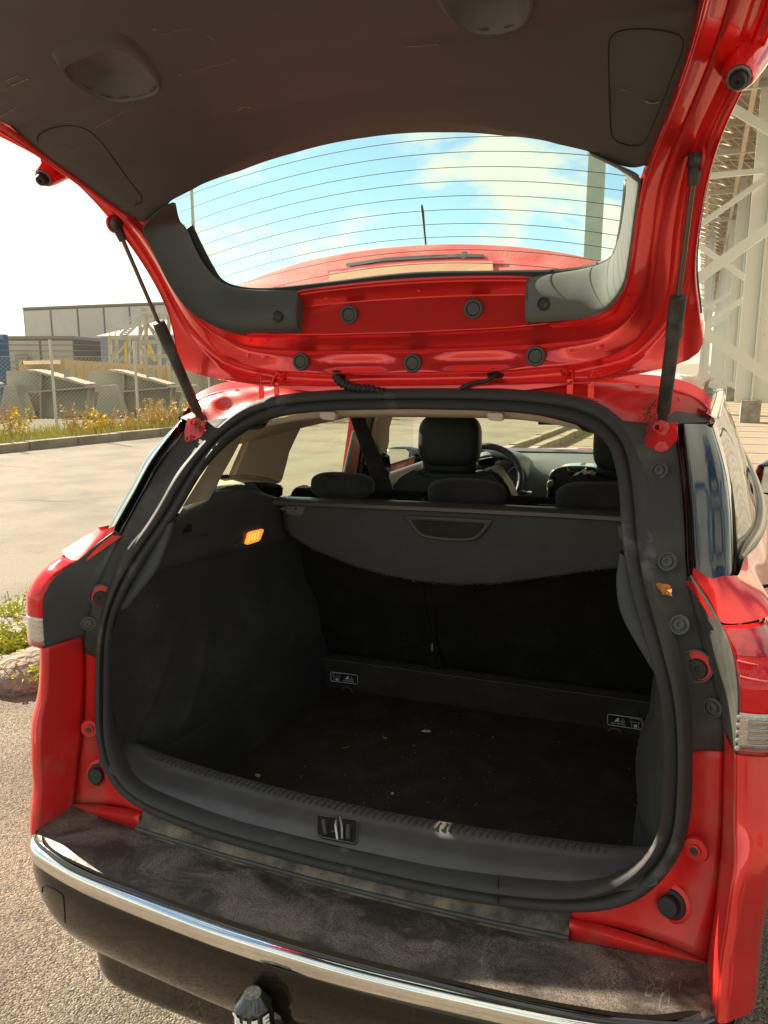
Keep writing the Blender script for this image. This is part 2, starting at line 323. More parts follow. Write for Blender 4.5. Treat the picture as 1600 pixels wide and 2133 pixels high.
# ================================================================== GROUND, ROAD, KERBS
ASPH = mat('road_asphalt', (.150, .126, .096), .9, bump=1., bscale=90, col2=(.215, .180, .135), vscale=1.1, vpos=(.36, .56), bdetail=6)
def lot_mat():
    m = mat('coarse_lot_asphalt', (.30, .25, .20), .85, spec=.3); t = m.node_tree; b = t.nodes['Principled BSDF']
    c = N(t, 'ShaderNodeTexCoord'); v = N(t, 'ShaderNodeTexVoronoi'); v.inputs['Scale'].default_value = 190; v.inputs['Randomness'].default_value = 1
    t.links.new(c.outputs['Object'], v.inputs['Vector'])
    n = N(t, 'ShaderNodeTexNoise'); n.inputs['Scale'].default_value = 210; n.inputs['Detail'].default_value = 5; t.links.new(c.outputs['Object'], n.inputs[0])
    r = N(t, 'ShaderNodeValToRGB'); e = r.color_ramp.elements; e[0].position = .3; e[0].color = (.070, .057, .044, 1); e[1].position = .70; e[1].color = (.33, .27, .20, 1)
    mx = N(t, 'ShaderNodeMixRGB'); mx.inputs[0].default_value = .5; t.links.new(n.outputs['Fac'], mx.inputs[1]); t.links.new(v.outputs['Color'], mx.inputs[2]); t.links.new(mx.outputs[0], r.inputs[0])
    st = N(t, 'ShaderNodeTexNoise'); st.inputs['Scale'].default_value = 1.6; st.inputs['Detail'].default_value = 7; t.links.new(c.outputs['Object'], st.inputs[0])
    sr = N(t, 'ShaderNodeValToRGB'); sr.color_ramp.elements[0].position = .36; sr.color_ramp.elements[0].color = (.70, .69, .68, 1); sr.color_ramp.elements[1].position = .58; sr.color_ramp.elements[1].color = (1, 1, 1, 1); t.links.new(st.outputs['Fac'], sr.inputs[0])
    ml = N(t, 'ShaderNodeMixRGB', blend_type='MULTIPLY'); ml.inputs[0].default_value = 1; t.links.new(r.outputs[0], ml.inputs[1]); t.links.new(sr.outputs[0], ml.inputs[2])
    t.links.new(ml.outputs[0], b.inputs['Base Color'])
    sb = N(t, 'ShaderNodeMath', operation='SUBTRACT'); t.links.new(n.outputs['Fac'], sb.inputs[0]); t.links.new(v.outputs['Distance'], sb.inputs[1])
    bp = N(t, 'ShaderNodeBump'); bp.inputs['Strength'].default_value = .9; bp.inputs['Distance'].default_value = .006; t.links.new(sb.outputs[0], bp.inputs['Height']); t.links.new(bp.outputs[0], b.inputs['Normal'])
    return m
LOT = lot_mat()
SAND = mat('dusty_ground', (.20, .165, .12), .95, bump=.5, bscale=30, col2=(.24, .205, .145), vscale=.4)
PAVE = mat('sandy_paving', (.23, .185, .13), .9, bump=.6, bscale=60, col2=(.28, .23, .165), vscale=1.2, vpos=(.3, .7))
KERB = mat('weathered_kerb', (.22, .185, .14), .9, bump=.8, bscale=60, col2=(.30, .26, .20), vscale=4)
def sheet(name, pts, z, m, kind='structure', parent=None):
    return link(name, mesh_of(name, [(p[0], p[1], z) for p in pts], [tuple(range(len(pts)))], False), m, parent, kind=kind)
sheet('ground', [(-1200, -1200), (1200, -1200), (1200, 1200), (-1200, 1200)], -.012, SAND)
KA = np.array(Wd(0, 942, z=0)); KB = np.array(Wd(345, 906, z=0)); kd = (KB-KA)/np.linalg.norm(KB-KA); kn = np.array([-kd[1], kd[0], 0])
if kn[0] > 0: kn = -kn
K0, K1 = KA-kd*40, KA+kd*110
def isl(y, s=0): return (-2.66+.033*y+s*.42, y)
I0, I1 = isl(1.25), isl(100)
sheet('road', [K0[:2], (K0[0]+60, K0[1]-14), (-2.9, -45), isl(-30), isl(100), K1[:2]], 0., ASPH)
sheet('parking_lot', [isl(-30), (14, -30), (14, 9), isl(9)], .004, LOT)
sheet('paving', [isl(9), (14, 9), (14, 100), isl(100)], .004, PAVE)
# cracks / worn joints on the far paving are real recesses between slabs
jl = []
for i in range(24):
    y = 10+i*1.5; jl.append(((1.5+3, y, .0075), (14, .05, .006)))
link('paving_joints', mesh_of('paving_joints', *(lambda L: (sum([[tuple(v) for v in boxd(*b)[0]] for b in L], []), sum([[tuple(8*i+x for x in q) for q in boxd(*b)[1]] for i, b in enumerate(L)], [])))(jl), False), mat('joint_dirt', (.20, .162, .114), .95), kind='structure')
TAR_SHADE = mat('tar_and_shadow', (.060, .050, .042), .8)
for ci, cpx in enumerate([[(-20, 1046), (60, 1041), (130, 1044), (210, 1036), (290, 1030), (380, 1022)], [(-20, 968), (90, 975), (200, 967), (330, 962), (430, 955)], [(-10, 916), (60, 921), (110, 919), (150, 921)]]):  # tar cracks, plus a fence shadow painted as the farthest dark strip
    P_ = crs([Wd(a, b, z=.004) for a, b in cpx], 40); L_ = []
    V_ = []
    for i, p in enumerate(P_):
        j_ = noise.noise(Vector((i*.4, ci*3., 0)))*.06; w_ = .006+.008*abs(noise.noise(Vector((i*.7, ci, 4)))); V_ += [(p[0]+j_, p[1]+j_-w_, .004), (p[0]+j_, p[1]+j_+w_, .004)]
    link('crack_and_shadow', mesh_of('crack_and_shadow', V_, [(2*i, 2*i+2, 2*i+3, 2*i+1) for i in range(39)], False), TAR_SHADE, kind='structure')
# far kerb: stones laid in a row (nearest ones are separate pieces)
kroot = link('far_kerb', mesh_of('far_kerb', *boxd(Vector(((K0+K1)/2).tolist())+Vector((0, 0, .02)), (150, .16, .06), (Vector(kd), Vector(-kn), Vector((0, 0, 1)))), False), KERB, kind='structure')
ks = mesh_of('kerb_stone', *boxd((0, 0, 0), (.98, .2, .16)), False); ks.materials.append(KERB)
for i in range(34):
    o = bpy.data.objects.new('kerb_stone', ks); COL.objects.link(o); o.parent = kroot
    p = KA+kd*(i-7); o.location = (p[0], p[1], .06+random.uniform(-.01, .01)); o.rotation_euler = (0, 0, math.atan2(kd[1], kd[0])+random.uniform(-.01, .01))
# kerbed island left of the car
ir = link('kerb_island', mesh_of('kerb_island', [(*isl(1.75), -.01), (*isl(1.75, 1), -.01), (*isl(100, 1), -.01), (*isl(100), -.01), (*isl(1.75), .07), (*isl(1.75, 1), .07), (*isl(100, 1), .07), (*isl(100), .07)], [(4, 5, 6, 7), (0, 1, 5, 4), (1, 2, 6, 5), (2, 3, 7, 6), (3, 0, 4, 7)], False), SAND, kind='structure')
ks2 = mesh_of('kerb_stone', *boxd((0, 0, 0), (.13, .98, .2)), False); ks2.materials.append(KERB)
for s in (0, 1):
    for i in range(30):
        y = 2.0+i; o = bpy.data.objects.new('kerb_stone', ks2); COL.objects.link(o); o.parent = ir
        q = isl(y, s); o.location = (q[0], y, .045+random.uniform(-.012, .008)); o.rotation_euler = (random.uniform(-.01, .01), 0, -.033+random.uniform(-.02, .02))

# ================================================================== VEGETATION
LEAF = mat('yellow_green_leaf', (.42, .46, .05), .6, var=.35, vscale=6, spec=.3)
GRASS = mat('verge_grass', (.34, .36, .06), .7, col2=(.55, .45, .12), vscale=1.5, vpos=(.4, .62))
DRY = mat('dry_weed', (.50, .32, .13), .8, col2=(.55, .42, .10), vscale=2.5)
YEL = mat('yellow_weed', (.70, .52, .04), .7, var=.3, vscale=4)
def blades(name, pts, hmin, hmax, w, m, lean=.35, **kw):
    V = []; F = []
    for (x, y, z) in pts:
        h = random.uniform(hmin, hmax); a = random.uniform(0, 6.283); lx, ly = math.cos(a)*h*lean*random.random(), math.sin(a)*h*lean*random.random()
        b = random.uniform(0, 6.283); wx, wy = math.cos(b)*w/2, math.sin(b)*w/2; n = len(V)
        V += [(x-wx, y-wy, z), (x+wx, y+wy, z), (x+wx*.6+lx*.5, y+wy*.6+ly*.5, z+h*.6), (x-wx*.6+lx*.5, y-wy*.6+ly*.5, z+h*.6), (x+lx, y+ly, z+h)]
        F += [(n, n+1, n+2, n+3), (n+3, n+2, n+4)]
    return link(name, mesh_of(name, V, F, False), m, **kw)
def verge_pt(a, b):
    s = random.uniform(-6, 42); t = random.uniform(a, b); p = KA+kd*s+kn*t; return (p[0], p[1], .02)
link('grass_verge_soil', mesh_of('grass_verge_soil', [tuple(KA-kd*9+kn*.1+(0, 0, .0)), tuple(KA+kd*60+kn*.1), tuple(KA+kd*60+kn*6), tuple(KA-kd*9+kn*6)], [(0, 1, 2, 3)], False), mat('verge_soil', (.10, .09, .04), .95, bump=.5, bscale=30), kind='structure').location.z = .05
blades('verge_grass', [verge_pt(.1, 2.2) for _ in range(26000)], .06, .28, .022, GRASS, kind='stuff', label='yellow-green grass growing along the far kerb', cat='grass')
def weed(name, base, h, n, spread, m, leaf, label, group=None):
    """stalks with leaf clusters: stem part + foliage part"""
    r = empty(name, base, label, 'weed', group); paths = []; V = []; F = []
    for i in range(n):
        a = random.uniform(0, 6.283); s = random.random()*spread; hh = h*random.uniform(.55, 1.)
        p0 = Vector((math.cos(a)*s*.3, math.sin(a)*s*.3, 0)); p2 = Vector((math.cos(a)*s, math.sin(a)*s, hh)); p1 = (p0+p2)/2+Vector((0, 0, hh*.12)); paths.append([p0, p1, p2])
        for k in range(int((26 if leaf < .03 else 17)*max(.6, hh/.5))):
            t = random.uniform(.12, 1.); q = p0.lerp(p2, t)+Vector((0, 0, hh*.1*(1-abs(2*t-1))))
            d = Vector((random.gauss(0, 1), random.gauss(0, 1), random.gauss(.3, .7))).normalized()*leaf*random.uniform(.6, 1.4); w = d.cross(Vector((random.gauss(0, 1), random.gauss(0, 1), random.gauss(0, 1)))).normalized()*leaf*.28
            b = len(V); V += [q, q+d*.5+w, q+d, q+d*.5-w]; F.append((b, b+1, b+2, b+3))
    tubes('stem', paths, .0025 if leaf < .05 else .005, m, r, 4); link('foliage', mesh_of('foliage', V, F, False), m, r); return r

# ================================================================== CHAIN-LINK FENCE
GALV = mat('galvanised_steel', (.50, .49, .45), .5, .4, bump=.1, bscale=60)
fa, fb = np.array(Wd(120, 908, z=0)), np.array(Wd(290, 898, z=0)); fd = (fb-fa); fl = np.linalg.norm(fd); fd = fd/fl
fn = empty('chain_link_fence', tuple(fa), 'galvanised chain-link fence with tall posts along the far grass verge', 'fence')
def FP(s, h): return Vector((fd*s).tolist())+Vector((0, 0, h))
for i in range(-2, 9):
    s = fl*i; tube('post', [FP(s, 0), FP(s, 1.96)], .028, GALV, fn, 8)
wl = []
S0, S1, HT = -fl*2, fl*8, 1.62; stp = .085
k = 0
nn = int((S1-S0+HT)/stp)
for sg in (1, -1):
    for i in range(nn):
        s = S0-HT+i*stp
        a, b = (s, 0.05), (s+HT, HT)
        if a[0] < S0: a = (S0, S0-s)
        if b[0] > S1: b = (S1, S1-s)
        if b[0] <= a[0]: continue
        p, q = FP(a[0], a[1]), FP(b[0], b[1])
        if sg < 0: p, q = FP(S0+S1-a[0], a[1]), FP(S0+S1-b[0], b[1])
        wl.append([p, q])
tubes('wire_mesh', wl, .0028, GALV, fn, 3, kind='stuff')
for h in (.06, 1.62): tube('tension_wire', [FP(S0, h), FP(S1, h)], .004, GALV, fn, 4)
tubes('barbed_wire', [[FP(S0, h), FP(S1, h)] for h in (1.74, 1.86)], .0022, GALV, fn, 3)
for i in range(58):
    s = random.uniform(-4, 9); off = random.uniform(-.9, .6); b = Vector(fa.tolist())+FP(s, 0)+Vector((kn*off).tolist())
    dry = random.random() < .6; h = random.uniform(.35, .85); m, nm = (DRY, 'dry_weed') if dry else (YEL, 'yellow_weed')
    zone = 'left of the first fence post'+('' if s > -2 else ', beyond the picture edge') if s < -.2 else 'between the first and second fence posts' if s < fl else 'just right of the second fence post' if s < fl*2 else 'far along the fence beyond the gas strut'
    lb = ('tall ' if h > .66 else 'short ')+('dry brown weed stalks ' if dry else 'yellow-leaved weed bush ')+zone
    weed(nm, b, h, 11, .38, m, .07, lb, 'dry weeds along the fence' if dry else 'yellow weeds along the fence')
# lush weeds at the near end of the kerb island
WEEDP = [(30, 1300, 'bright yellow-green weed tuft, tallest of those at the island kerb end', .30), (55, 1340, 'bright weed tuft hugging the stone beside the left tail light', .24), (15, 1395, 'low bright weed tuft by the parking surface at the picture edge', .14), (62, 1400, 'low bright weed tuft below the stone nearest the bumper', .13), (5, 1345, 'bright weed tuft spreading on the kerb at the left picture edge', .22)]
for x, y, lb, h in WEEDP:
    p = Wd(x, y+25, z=.02); weed('weed_tuft', p, h*.72, 40, h*.95, LEAF, .023, lb)
STONE = mat('pinkish_kerb_stone', (.22, .175, .135), .9, bump=1, bscale=25, var=.2, vscale=9)
def rock(name, c, s, label, cat='stone'):
    bm = bmesh.new(); bmesh.ops.create_icosphere(bm, subdivisions=3, radius=1)
    for v in bm.verts:
        n = noise.noise(v.co*1.5+Vector(c))*.25; v.co = Vector((v.co.x*s[0], v.co.y*s[1], v.co.z*s[2]))*(1+n)
    me = bpy.data.meshes.new(name); bm.to_mesh(me); bm.free(); me.polygons.foreach_set('use_smooth', [True]*len(me.polygons))
    o = link(name, me, STONE, label=label, cat=cat); o.location = c; return o
p = Wd(70, 1385, z=.05); rock('kerb_end_stone', (p[0], p[1], .03), (.22, .26, .10), 'rounded pinkish stone among weeds at the end of the kerb')
p = Wd(-20, 1335, z=.05); rock('kerb_end_stone', (p[0], p[1], .05), (.26, .3, .1), 'flat pale stone at the left edge behind the weeds')

# ================================================================== BUILDINGS AND YARD ON THE LEFT
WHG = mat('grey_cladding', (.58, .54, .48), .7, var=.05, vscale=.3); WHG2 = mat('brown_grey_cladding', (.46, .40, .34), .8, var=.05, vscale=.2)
SEAM = mat('dark_seam', (.26, .23, .20), .8); WROOF = mat('white_sheet_roof', (.50, .44, .34), .7); DKW = mat('slate_wall', (.26, .265, .28), .8)
YELC = mat('faded_yellow_container', (.58, .42, .22), .7, col2=(.40, .15, .05), vscale=3, vpos=(.62, .8)); BLUC = mat('blue_container', (.05, .13, .26), .6, col2=(.25, .18, .12), vscale=4, vpos=(.6, .75))
PRIM = mat('primed_steel', (.36, .34, .285), .8, var=.1, vscale=.8); PRIMF = mat('pink_flange', (.42, .34, .27), .7); WHS = mat('white_painted_steel', (.58, .59, .53), .5, col2=(.45, .25, .12), vscale=4, vpos=(.68, .8), bump=.1, bscale=20)
CREAM = mat('cream_steel', (.44, .40, .31), .6, var=.1, vscale=2); YPA = mat('yellow_rail', (.62, .45, .04), .6)
def wallface(px0, px1, top0, top1, d0, d1, depth, m, name, label, cat='building', npan=0, seam=SEAM, zlow=-.01, pname='wall_panel'):
    a, b = Vector(Wdist(px0, top0, d0)), Vector(Wdist(px1, top1, d1)); back = Vector((FH*depth).tolist())
    base = Vector((a.x, a.y, 0)); r = empty(name, base, label, cat)
    A0 = Vector((a.x, a.y, zlow))-base; B0 = Vector((b.x, b.y, zlow))-base; At = a-base; Bt = b-base
    V = [A0, B0, Bt, At]+[v+back for v in (A0, B0, Bt, At)]
    link('wall', mesh_of('wall', V, [(0, 1, 2, 3), (5, 4, 7, 6), (4, 0, 3, 7), (1, 5, 6, 2), (3, 2, 6, 7)], False), m if not npan else seam, r)
    if npan:
        out_ = -Vector((FH*.08).tolist())
        for i in range(npan):
            t0, t1 = (i+.035)/npan, (i+1-.035)/npan
            q = [A0.lerp(B0, t0), A0.lerp(B0, t1), At.lerp(Bt, t1)-Vector((0, 0, .15)), At.lerp(Bt, t0)-Vector((0, 0, .15))]
            o = prism(pname, [x-out_*.0 for x in q], out_, m, r)
    tr = [At+Vector((0, 0, .0)), Bt, Bt+Vector((0, 0, .25)), At+Vector((0, 0, .25))]
    prism('roof_edge', tr, -Vector((FH*.15).tolist()), seam, r)
    return r
wallface(48, 520, 645, 626, 95, 105, 40, WHG, 'warehouse', 'tall grey flat-roofed warehouse with wide cladding panels behind the low building', npan=9)
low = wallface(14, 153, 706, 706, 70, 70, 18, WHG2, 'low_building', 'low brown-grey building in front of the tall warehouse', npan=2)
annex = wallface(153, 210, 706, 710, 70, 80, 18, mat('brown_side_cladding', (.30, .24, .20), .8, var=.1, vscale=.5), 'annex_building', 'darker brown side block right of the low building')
for r_, (xa, ya, da), (xb, yb, db_) in ((low, (14, 706, 69.9), (153, 706, 69.9)), (annex, (153, 706, 69.9), (210, 710, 79.9))):
    for k in range(1, 7):
        f = k/7; A_ = Vector(Wdist(xa, ya, da)); B_ = Vector(Wdist(xb, yb, db_)); za, zb = A_.z*(1-f), B_.z*(1-f)
        boxes('cladding_joint', [beam(Vector((A_.x, A_.y, za))-r_.location, Vector((B_.x, B_.y, zb))-r_.location, .07)], SEAM, r_)
_d = Vector(Wdist(44, 735, 69.5)); boxes('door', [(Vector((_d.x, _d.y, 1.1))-low.location, (.08, 1.1, 2.2), (Vector(FH.tolist()), Vector(RH.tolist()), Vector((0, 0, 1))))], DKW0 if 0 else SEAM, low)
# white-roofed shed
a, b = Wdist(208, 703, 62), Wdist(470, 697, 62); r0 = empty('shed', (a[0], a[1], 0), 'slate-walled shed with a pale sloping roof behind the scaffold', 'shed')
A = Vector(a)-r0.location; B = Vector(b)-r0.location; bk = Vector((FH*14).tolist()); up = Vector((0, 0, 2.0))
link('wall', mesh_of('wall', [Vector((A.x, A.y, -.01)), Vector((B.x, B.y, -.01)), B, A, Vector((A.x, A.y, -.01))+bk, Vector((B.x, B.y, -.01))+bk, B+bk, A+bk], [(0, 1, 2, 3), (5, 4, 7, 6), (4, 0, 3, 7), (1, 5, 6, 2)], False), DKW, r0)
rd = Vector((RH*3.2).tolist())
prism('roof', [A-Vector((RH*.3).tolist()), B, B+bk*.5+up*.8-rd*0, A+bk*.5+up*.8+rd], (0, 0, .12), WROOF, r0)
prism('gable', [A, A+bk*.5+up*.8+rd, A+bk], Vector((RH*.1).tolist()), DKW, r0)
# scaffold tower with stair
def px3(x, y, d): return Vector(Wdist(x, y, d))
sc0 = empty('stair_tower', (px3(229, 755, 46).x, px3(229, 755, 46).y, 0), 'cream steel access tower with diagonal stair in the yard', 'stair tower')
O = sc0.location
def sb(L, nm, m, w, d=46, dz=0):
    for q in L: boxes(nm, [beam(px3(q[0], q[1], d+dz)-O, px3(q[2], q[3], d+dz)-O, w)], m, sc0)
sb([(229, 703, 231, 785), (242, 703, 243, 785), (268, 703, 267, 785), (285, 700, 286, 785), (305, 655, 303, 785), (330, 662, 333, 785), (352, 660, 350, 785), (292, 668, 293, 785)], 'leg', CREAM, .16)
sb([(228, 703, 286, 703), (300, 657, 352, 658), (292, 713, 352, 712), (290, 740, 352, 742)], 'deck_beam', CREAM, .22)
sb([(230, 752, 266, 712), (243, 755, 268, 735), (246, 720, 230, 755), (286, 705, 258, 752), (305, 672, 330, 712), (306, 665, 292, 700), (352, 672, 335, 710), (306, 672, 330, 700)], 'brace', CREAM, .11)
sb([(263, 712, 265, 755), (309, 716, 323, 752)], 'yellow_post', YPA, .18)
sb([(250, 698, 300, 651), (262, 700, 310, 653), (289, 712, 320, 748)], 'stair_stringer', GALV, .12)
for i in range(12): sb([(251+i*4.2, 697-i*4, 262+i*4.2, 699-i*4)], 'stair_tread', GALV, .09)
sb([(229, 672, 250, 672), (229, 680, 250, 680), (229, 672, 229, 702), (240, 672, 240, 700), (250, 690, 292, 647), (250, 683, 292, 640)], 'handrail', GALV, .05)
prism('floodlight', [px3(293, 641, 46)-O, px3(304, 641, 46)-O, px3(304, 648, 46)-O, px3(293, 648, 46)-O], Vector((FH*.3).tolist()), CREAM, sc0)
# containers
def cont(px, dists, m, label, zb=-.01):
    """three top corners left-near-right, corrugated sides"""
    T = [px3(x, y, d) for (x, y), d in zip(px, dists)]; base = Vector((T[1].x, T[1].y, 0)); r = empty('shipping_container', base, label, 'container')
    T = [t-base for t in T]; T.append(T[0]+T[2]-T[1])
    V = T+[Vector((t.x, t.y, zb)) for t in T]; link('shell', mesh_of('shell', V, [(0, 1, 2, 3), (0, 4, 5, 1), (1, 5, 6, 2), (2, 6, 7, 3), (3, 7, 4, 0)], False), m, r)
    for i in range(4): boxes('corner_post', [beam(V[i+4], V[i]+Vector((0, 0, .04)), .18)], m, r)
    L = []
    for a, b in ((0, 1), (1, 2)):
        n = int((T[b]-T[a]).length/.28)
        for k in range(n):
            t = T[a].lerp(T[b], (k+.5)/n); L.append(beam(Vector((t.x, t.y, .1)), t-Vector((0, 0, .14)), .12, .07))
    boxes('corrugation', L, m, r, kind='stuff'); return r
cont([(46, 752), (134, 749), (348, 762)], [33, 27, 30], YELC, 'rust-edged faded yellow container behind the steel girders')
cont([(-68, 690), (-14, 697), (8, 699)], [28, 25, 28], BLUC, 'blue container at the left picture edge with rusty streaks')
# tapered steel bridge girders lying behind the fence
def girder(dx, d, label):
    b = px3(180+dx, 860, d); r = empty('steel_girder', (b.x, b.y, 0), label, 'girder', 'primed bridge girders behind the fence'); O = r.location.copy()
    def pg(nm, L, th, m=PRIM, dd=0): prism(nm, [px3(x/4+dx, 600+y/4, d+dd)-O for x, y in L], Vector((FH*th).tolist()), m, r)
    pg('upper_web', [(50, 690), (240, 690), (700, 812), (700, 850), (330, 862), (60, 862)], .05, dd=.5)
    pg('top_flange', [(210, 680), (290, 684), (715, 800), (700, 812), (280, 700)], .8, PRIMF, .1)
    pg('mid_flange', [(300, 858), (740, 820), (900, 806), (900, 815), (740, 832), (305, 872)], .7, PRIM, .1)
    pg('lower_web', [(320, 870), (735, 830), (725, 1180), (560, 1240), (400, 1240), (330, 900)], .05, dd=.6)
    pg('recess_shade', [(70, 862), (330, 870), (320, 1240), (140, 1240)], .05, mat('girder_recess_shade', (.17, .15, .12), .9), .9)  # shade of the recess painted as a darker plate behind the webs
    pg('leg', [(838, 812), (920, 810), (1010, 1050), (1050, 1240), (660, 1240), (700, 1120), (790, 1040)], .6, PRIM, .0)
    pg('stiffener', [(730, 835), (745, 835), (735, 1240), (715, 1240)], .4, PRIM, .2)
    pg('stiffener', [(330, 700), (345, 705), (345, 1240), (330, 1240)], .4, PRIM, .3)
    pg('lifting_lug', [(535, 690), (580, 662), (590, 740), (530, 745)], .1, PRIM, .2)
    pg('base_block', [(30, 1060), (330, 1060), (330, 1260), (30, 1260)], .8, PRIM, 1.2)
girder(0, 21, 'tapered primed steel girder standing between the first two fence posts')
girder(172, 22, 'second tapered steel girder, right of the second fence post')
girder(344, 23, 'third tapered steel girder, mostly behind the gas strut')
girder(-200, 21, 'steel girder whose leg shows at the left picture edge')

# ================================================================== CANOPY, WALL AND COLUMNS ON THE RIGHT
DECK = mat('brown_canopy_deck', (.36, .31, .25), .8, col2=(.26, .22, .18), vscale=1.5); PURL = mat('rusty_cream_purlin', (.48, .41, .31), .7, col2=(.38, .22, .12), vscale=3, vpos=(.6, .75))
BLS = mat('blue_grey_siding', (.28, .34, .42), .6, var=.06, vscale=.5); CRW = mat('cream_wall', (.42, .37, .28), .8); CONC = mat('concrete', (.27, .25, .21), .9, bump=.7, bscale=40, var=.2, vscale=4)
can = empty('yard_canopy', (1.8, 20.4, 0), 'high lattice canopy with cream purlins on white steel columns beside the wall', 'canopy'); OC = can.location
XL, XR, Y0, Y1, ZC = -.1, 3.9, 7., 110., 8.3
def cb(nm, L, m, **k): return boxes(nm, [beam(Vector(a)-OC, Vector(b)-OC, w, h) for a, b, w, h in L], m, can, **k)
o = boxes('roof_deck', [(Vector(((XL+XR)/2, (Y0+Y1)/2, ZC+.5))-OC, (XR-XL, Y1-Y0, .06))], DECK, can)
for i in range(60): cb('purlin', [((XL, Y0+i*1.45, ZC+.28), (XR, Y0+i*1.45, ZC+.28), .10, .16)], PURL)
L = []; rng = random.Random(3)
for i in range(60):
    y = Y0+i*1.45
    for j in range(4):
        x = XL+j*1.0; L.append(((x, y, ZC+.25), (x+1.0, y+1.45, ZC-.35), .05, .05)); L.append(((x+1.0, y, ZC-.35), (x, y+1.45, ZC+.25), .04, .04))
cb('lattice', L, PURL, kind='stuff')
for x in (.25, 1.25, 2.3, 3.2): cb('longitudinal_beam', [((x, Y0, ZC-.3), (x, Y1, ZC-.3), .12, .22)], PURL)
for i in range(14): cb('truss_chord', [((XL, Y0+1+i*6.2, ZC-.35), (XR, Y0+1+i*6.2, ZC-.35), .14, .16)], GALV)
cols = [(1.77, 20.4, .42), (1.72, 32.1, .40), (1.62, 39., .4), (1.58, 47., .4), (1.55, 56., .4), (1.5, 68., .4), (.75, 60., .22), (.55, 44., .2)]
for x, y, w in cols:
    L = [beam(Vector((x-w/2+.03, y, .5))-OC, Vector((x-w/2+.03, y, ZC))-OC, .05, w), beam(Vector((x+w/2-.03, y, .5))-OC, Vector((x+w/2-.03, y, ZC))-OC, .05, w), beam(Vector((x, y, .5))-OC, Vector((x, y, ZC))-OC, w-.1, .05)]
    boxes('column', L, WHS, can)
    boxes('footing', [(Vector((x, y, .27))-OC, (.46, .46, .6))], CONC, can, bevel=.015)
def br(a, b, y, w=.24, nm='brace'):
    boxes(nm, [beam(Vector(Wd(*a, y=y))-OC, Vector(Wd(*b, y=y))-OC, w*.55, w*.62)], WHS, can)
for a, b, y, w in [((1490, 204), (1640, 294), 17, .26), ((1460, 368), (1596, 355), 20.2, .2), ((1450, 475), (1596, 371), 20.2, .2), ((1425, 601), (1640, 448), 17, .34), ((1440, 500), (1580, 598), 22, .24), ((1455, 686), (1580, 602), 22, .24), ((1440, 671), (1660, 828), 17, .36), ((1465, 760), (1560, 826), 24, .2), ((1430, 590), (1530, 540), 30, .2), ((1440, 610), (1520, 668), 32, .22), ((1450, 700), (1520, 655), 34, .22), ((1455, 640), (1500, 625), 38, .2), ((1450, 655), (1523, 608), 34, .2)]: br(a, b, y, w)
wl = empty('long_hall', (3.6, 30, 0), 'long hall wall with blue-grey ribbed siding over a concrete base beside the canopy', 'building'); OW = wl.location
boxes('concrete_base', [(Vector((4.1, 60, 1.2))-OW, (.8, 104, 2.42))], CONC, wl)
boxes('cream_band', [(Vector((4.12, 60, 5.5))-OW, (.8, 104, 6.2))], CRW, wl)
for k in range(9):
    y0 = 30+k*7.; L = [(Vector((3.66, y0+j*.22, 5.))-OW, (.07, .12, 5.0)) for j in range(24)]+[(Vector((3.70, y0+2.6, 5.))-OW, (.05, 5.5, 5.0))]
    boxes('siding_panel', L, BLS, wl)
boxes('downpipe', [beam(Vector((3.5, 29.2, 0))-OW, Vector((3.5, 29.2, 8))-OW, .12)], CREAM, wl)
cone = empty('timber_stack', (3., 26, 0), 'low stack of pale timber boards by the hall wall', 'timber')
for k in range(6): boxes('board', [(Vector((0, k*.16, .55)), (.5, .14, 1.1))], mat('pale_timber', (.5, .36, .2), .8) if k == 0 else bpy.data.materials['pale_timber'], cone)
# tall posts seen through the rear window
pp = Wd(1249, 400, y=25); g = mat('green_grey_mast', (.42, .50, .46), .5, var=.06, vscale=2)
mroot = link('mast', mesh_of('mast', *boxd((0, 0, 7), (.5, .34, 14)), False), g, label='tall square grey-green mast seen through the right of the rear window', cat='mast'); mroot.location = (pp[0]-.12, pp[1], 0)
pp = Wd(401, 440, y=40); tb = tube('lamp_pole', [(0, 0, 0), (0, 0, 13)], [.14, .1], GALV, None, 10, label='thin grey pole seen through the left of the rear window', cat='pole'); tb.location = (pp[0], pp[1], 0)

# ================================================================== THE CAR (built in its own frame, root carries its slight tilt)
Bk = Matrix((KR, KU, KF)).transposed(); Bw = Matrix((WR, WU, WF)).transposed(); Rot = Bw @ Bk.inverted()
car = empty('parked_car', (0, 0, 0), 'red metallic estate car seen from behind with its tailgate raised over an empty boot', 'car')
car.matrix_world = Matrix.Translation(Vector(EYE.tolist())) @ Rot.to_4x4() @ Matrix.Translation(-Vector(EYE.tolist()))
def both(f):
    for s in (-1, 1): f(s)
def S(c, s): return [(s*abs(p[0]) if True else 0, p[1], p[2]) for p in c]

# ---- side surface of the body
def wid(y): return interp(y, [-.15, -.08, 0, .06, .15, .3, .6, 1, 2, 3, 3.9], [.67, .69, .70, .708, .722, .752, .785, .80, .81, .80, .70])
def XS(y, z): return wid(y)-.38*max(0., z-1.0)-.02*max(0, .95-z)**1 + .012*math.exp(-((z-.93)/.05)**2)
fs_r = lambda p: p[0]-XS(p[1], p[2])

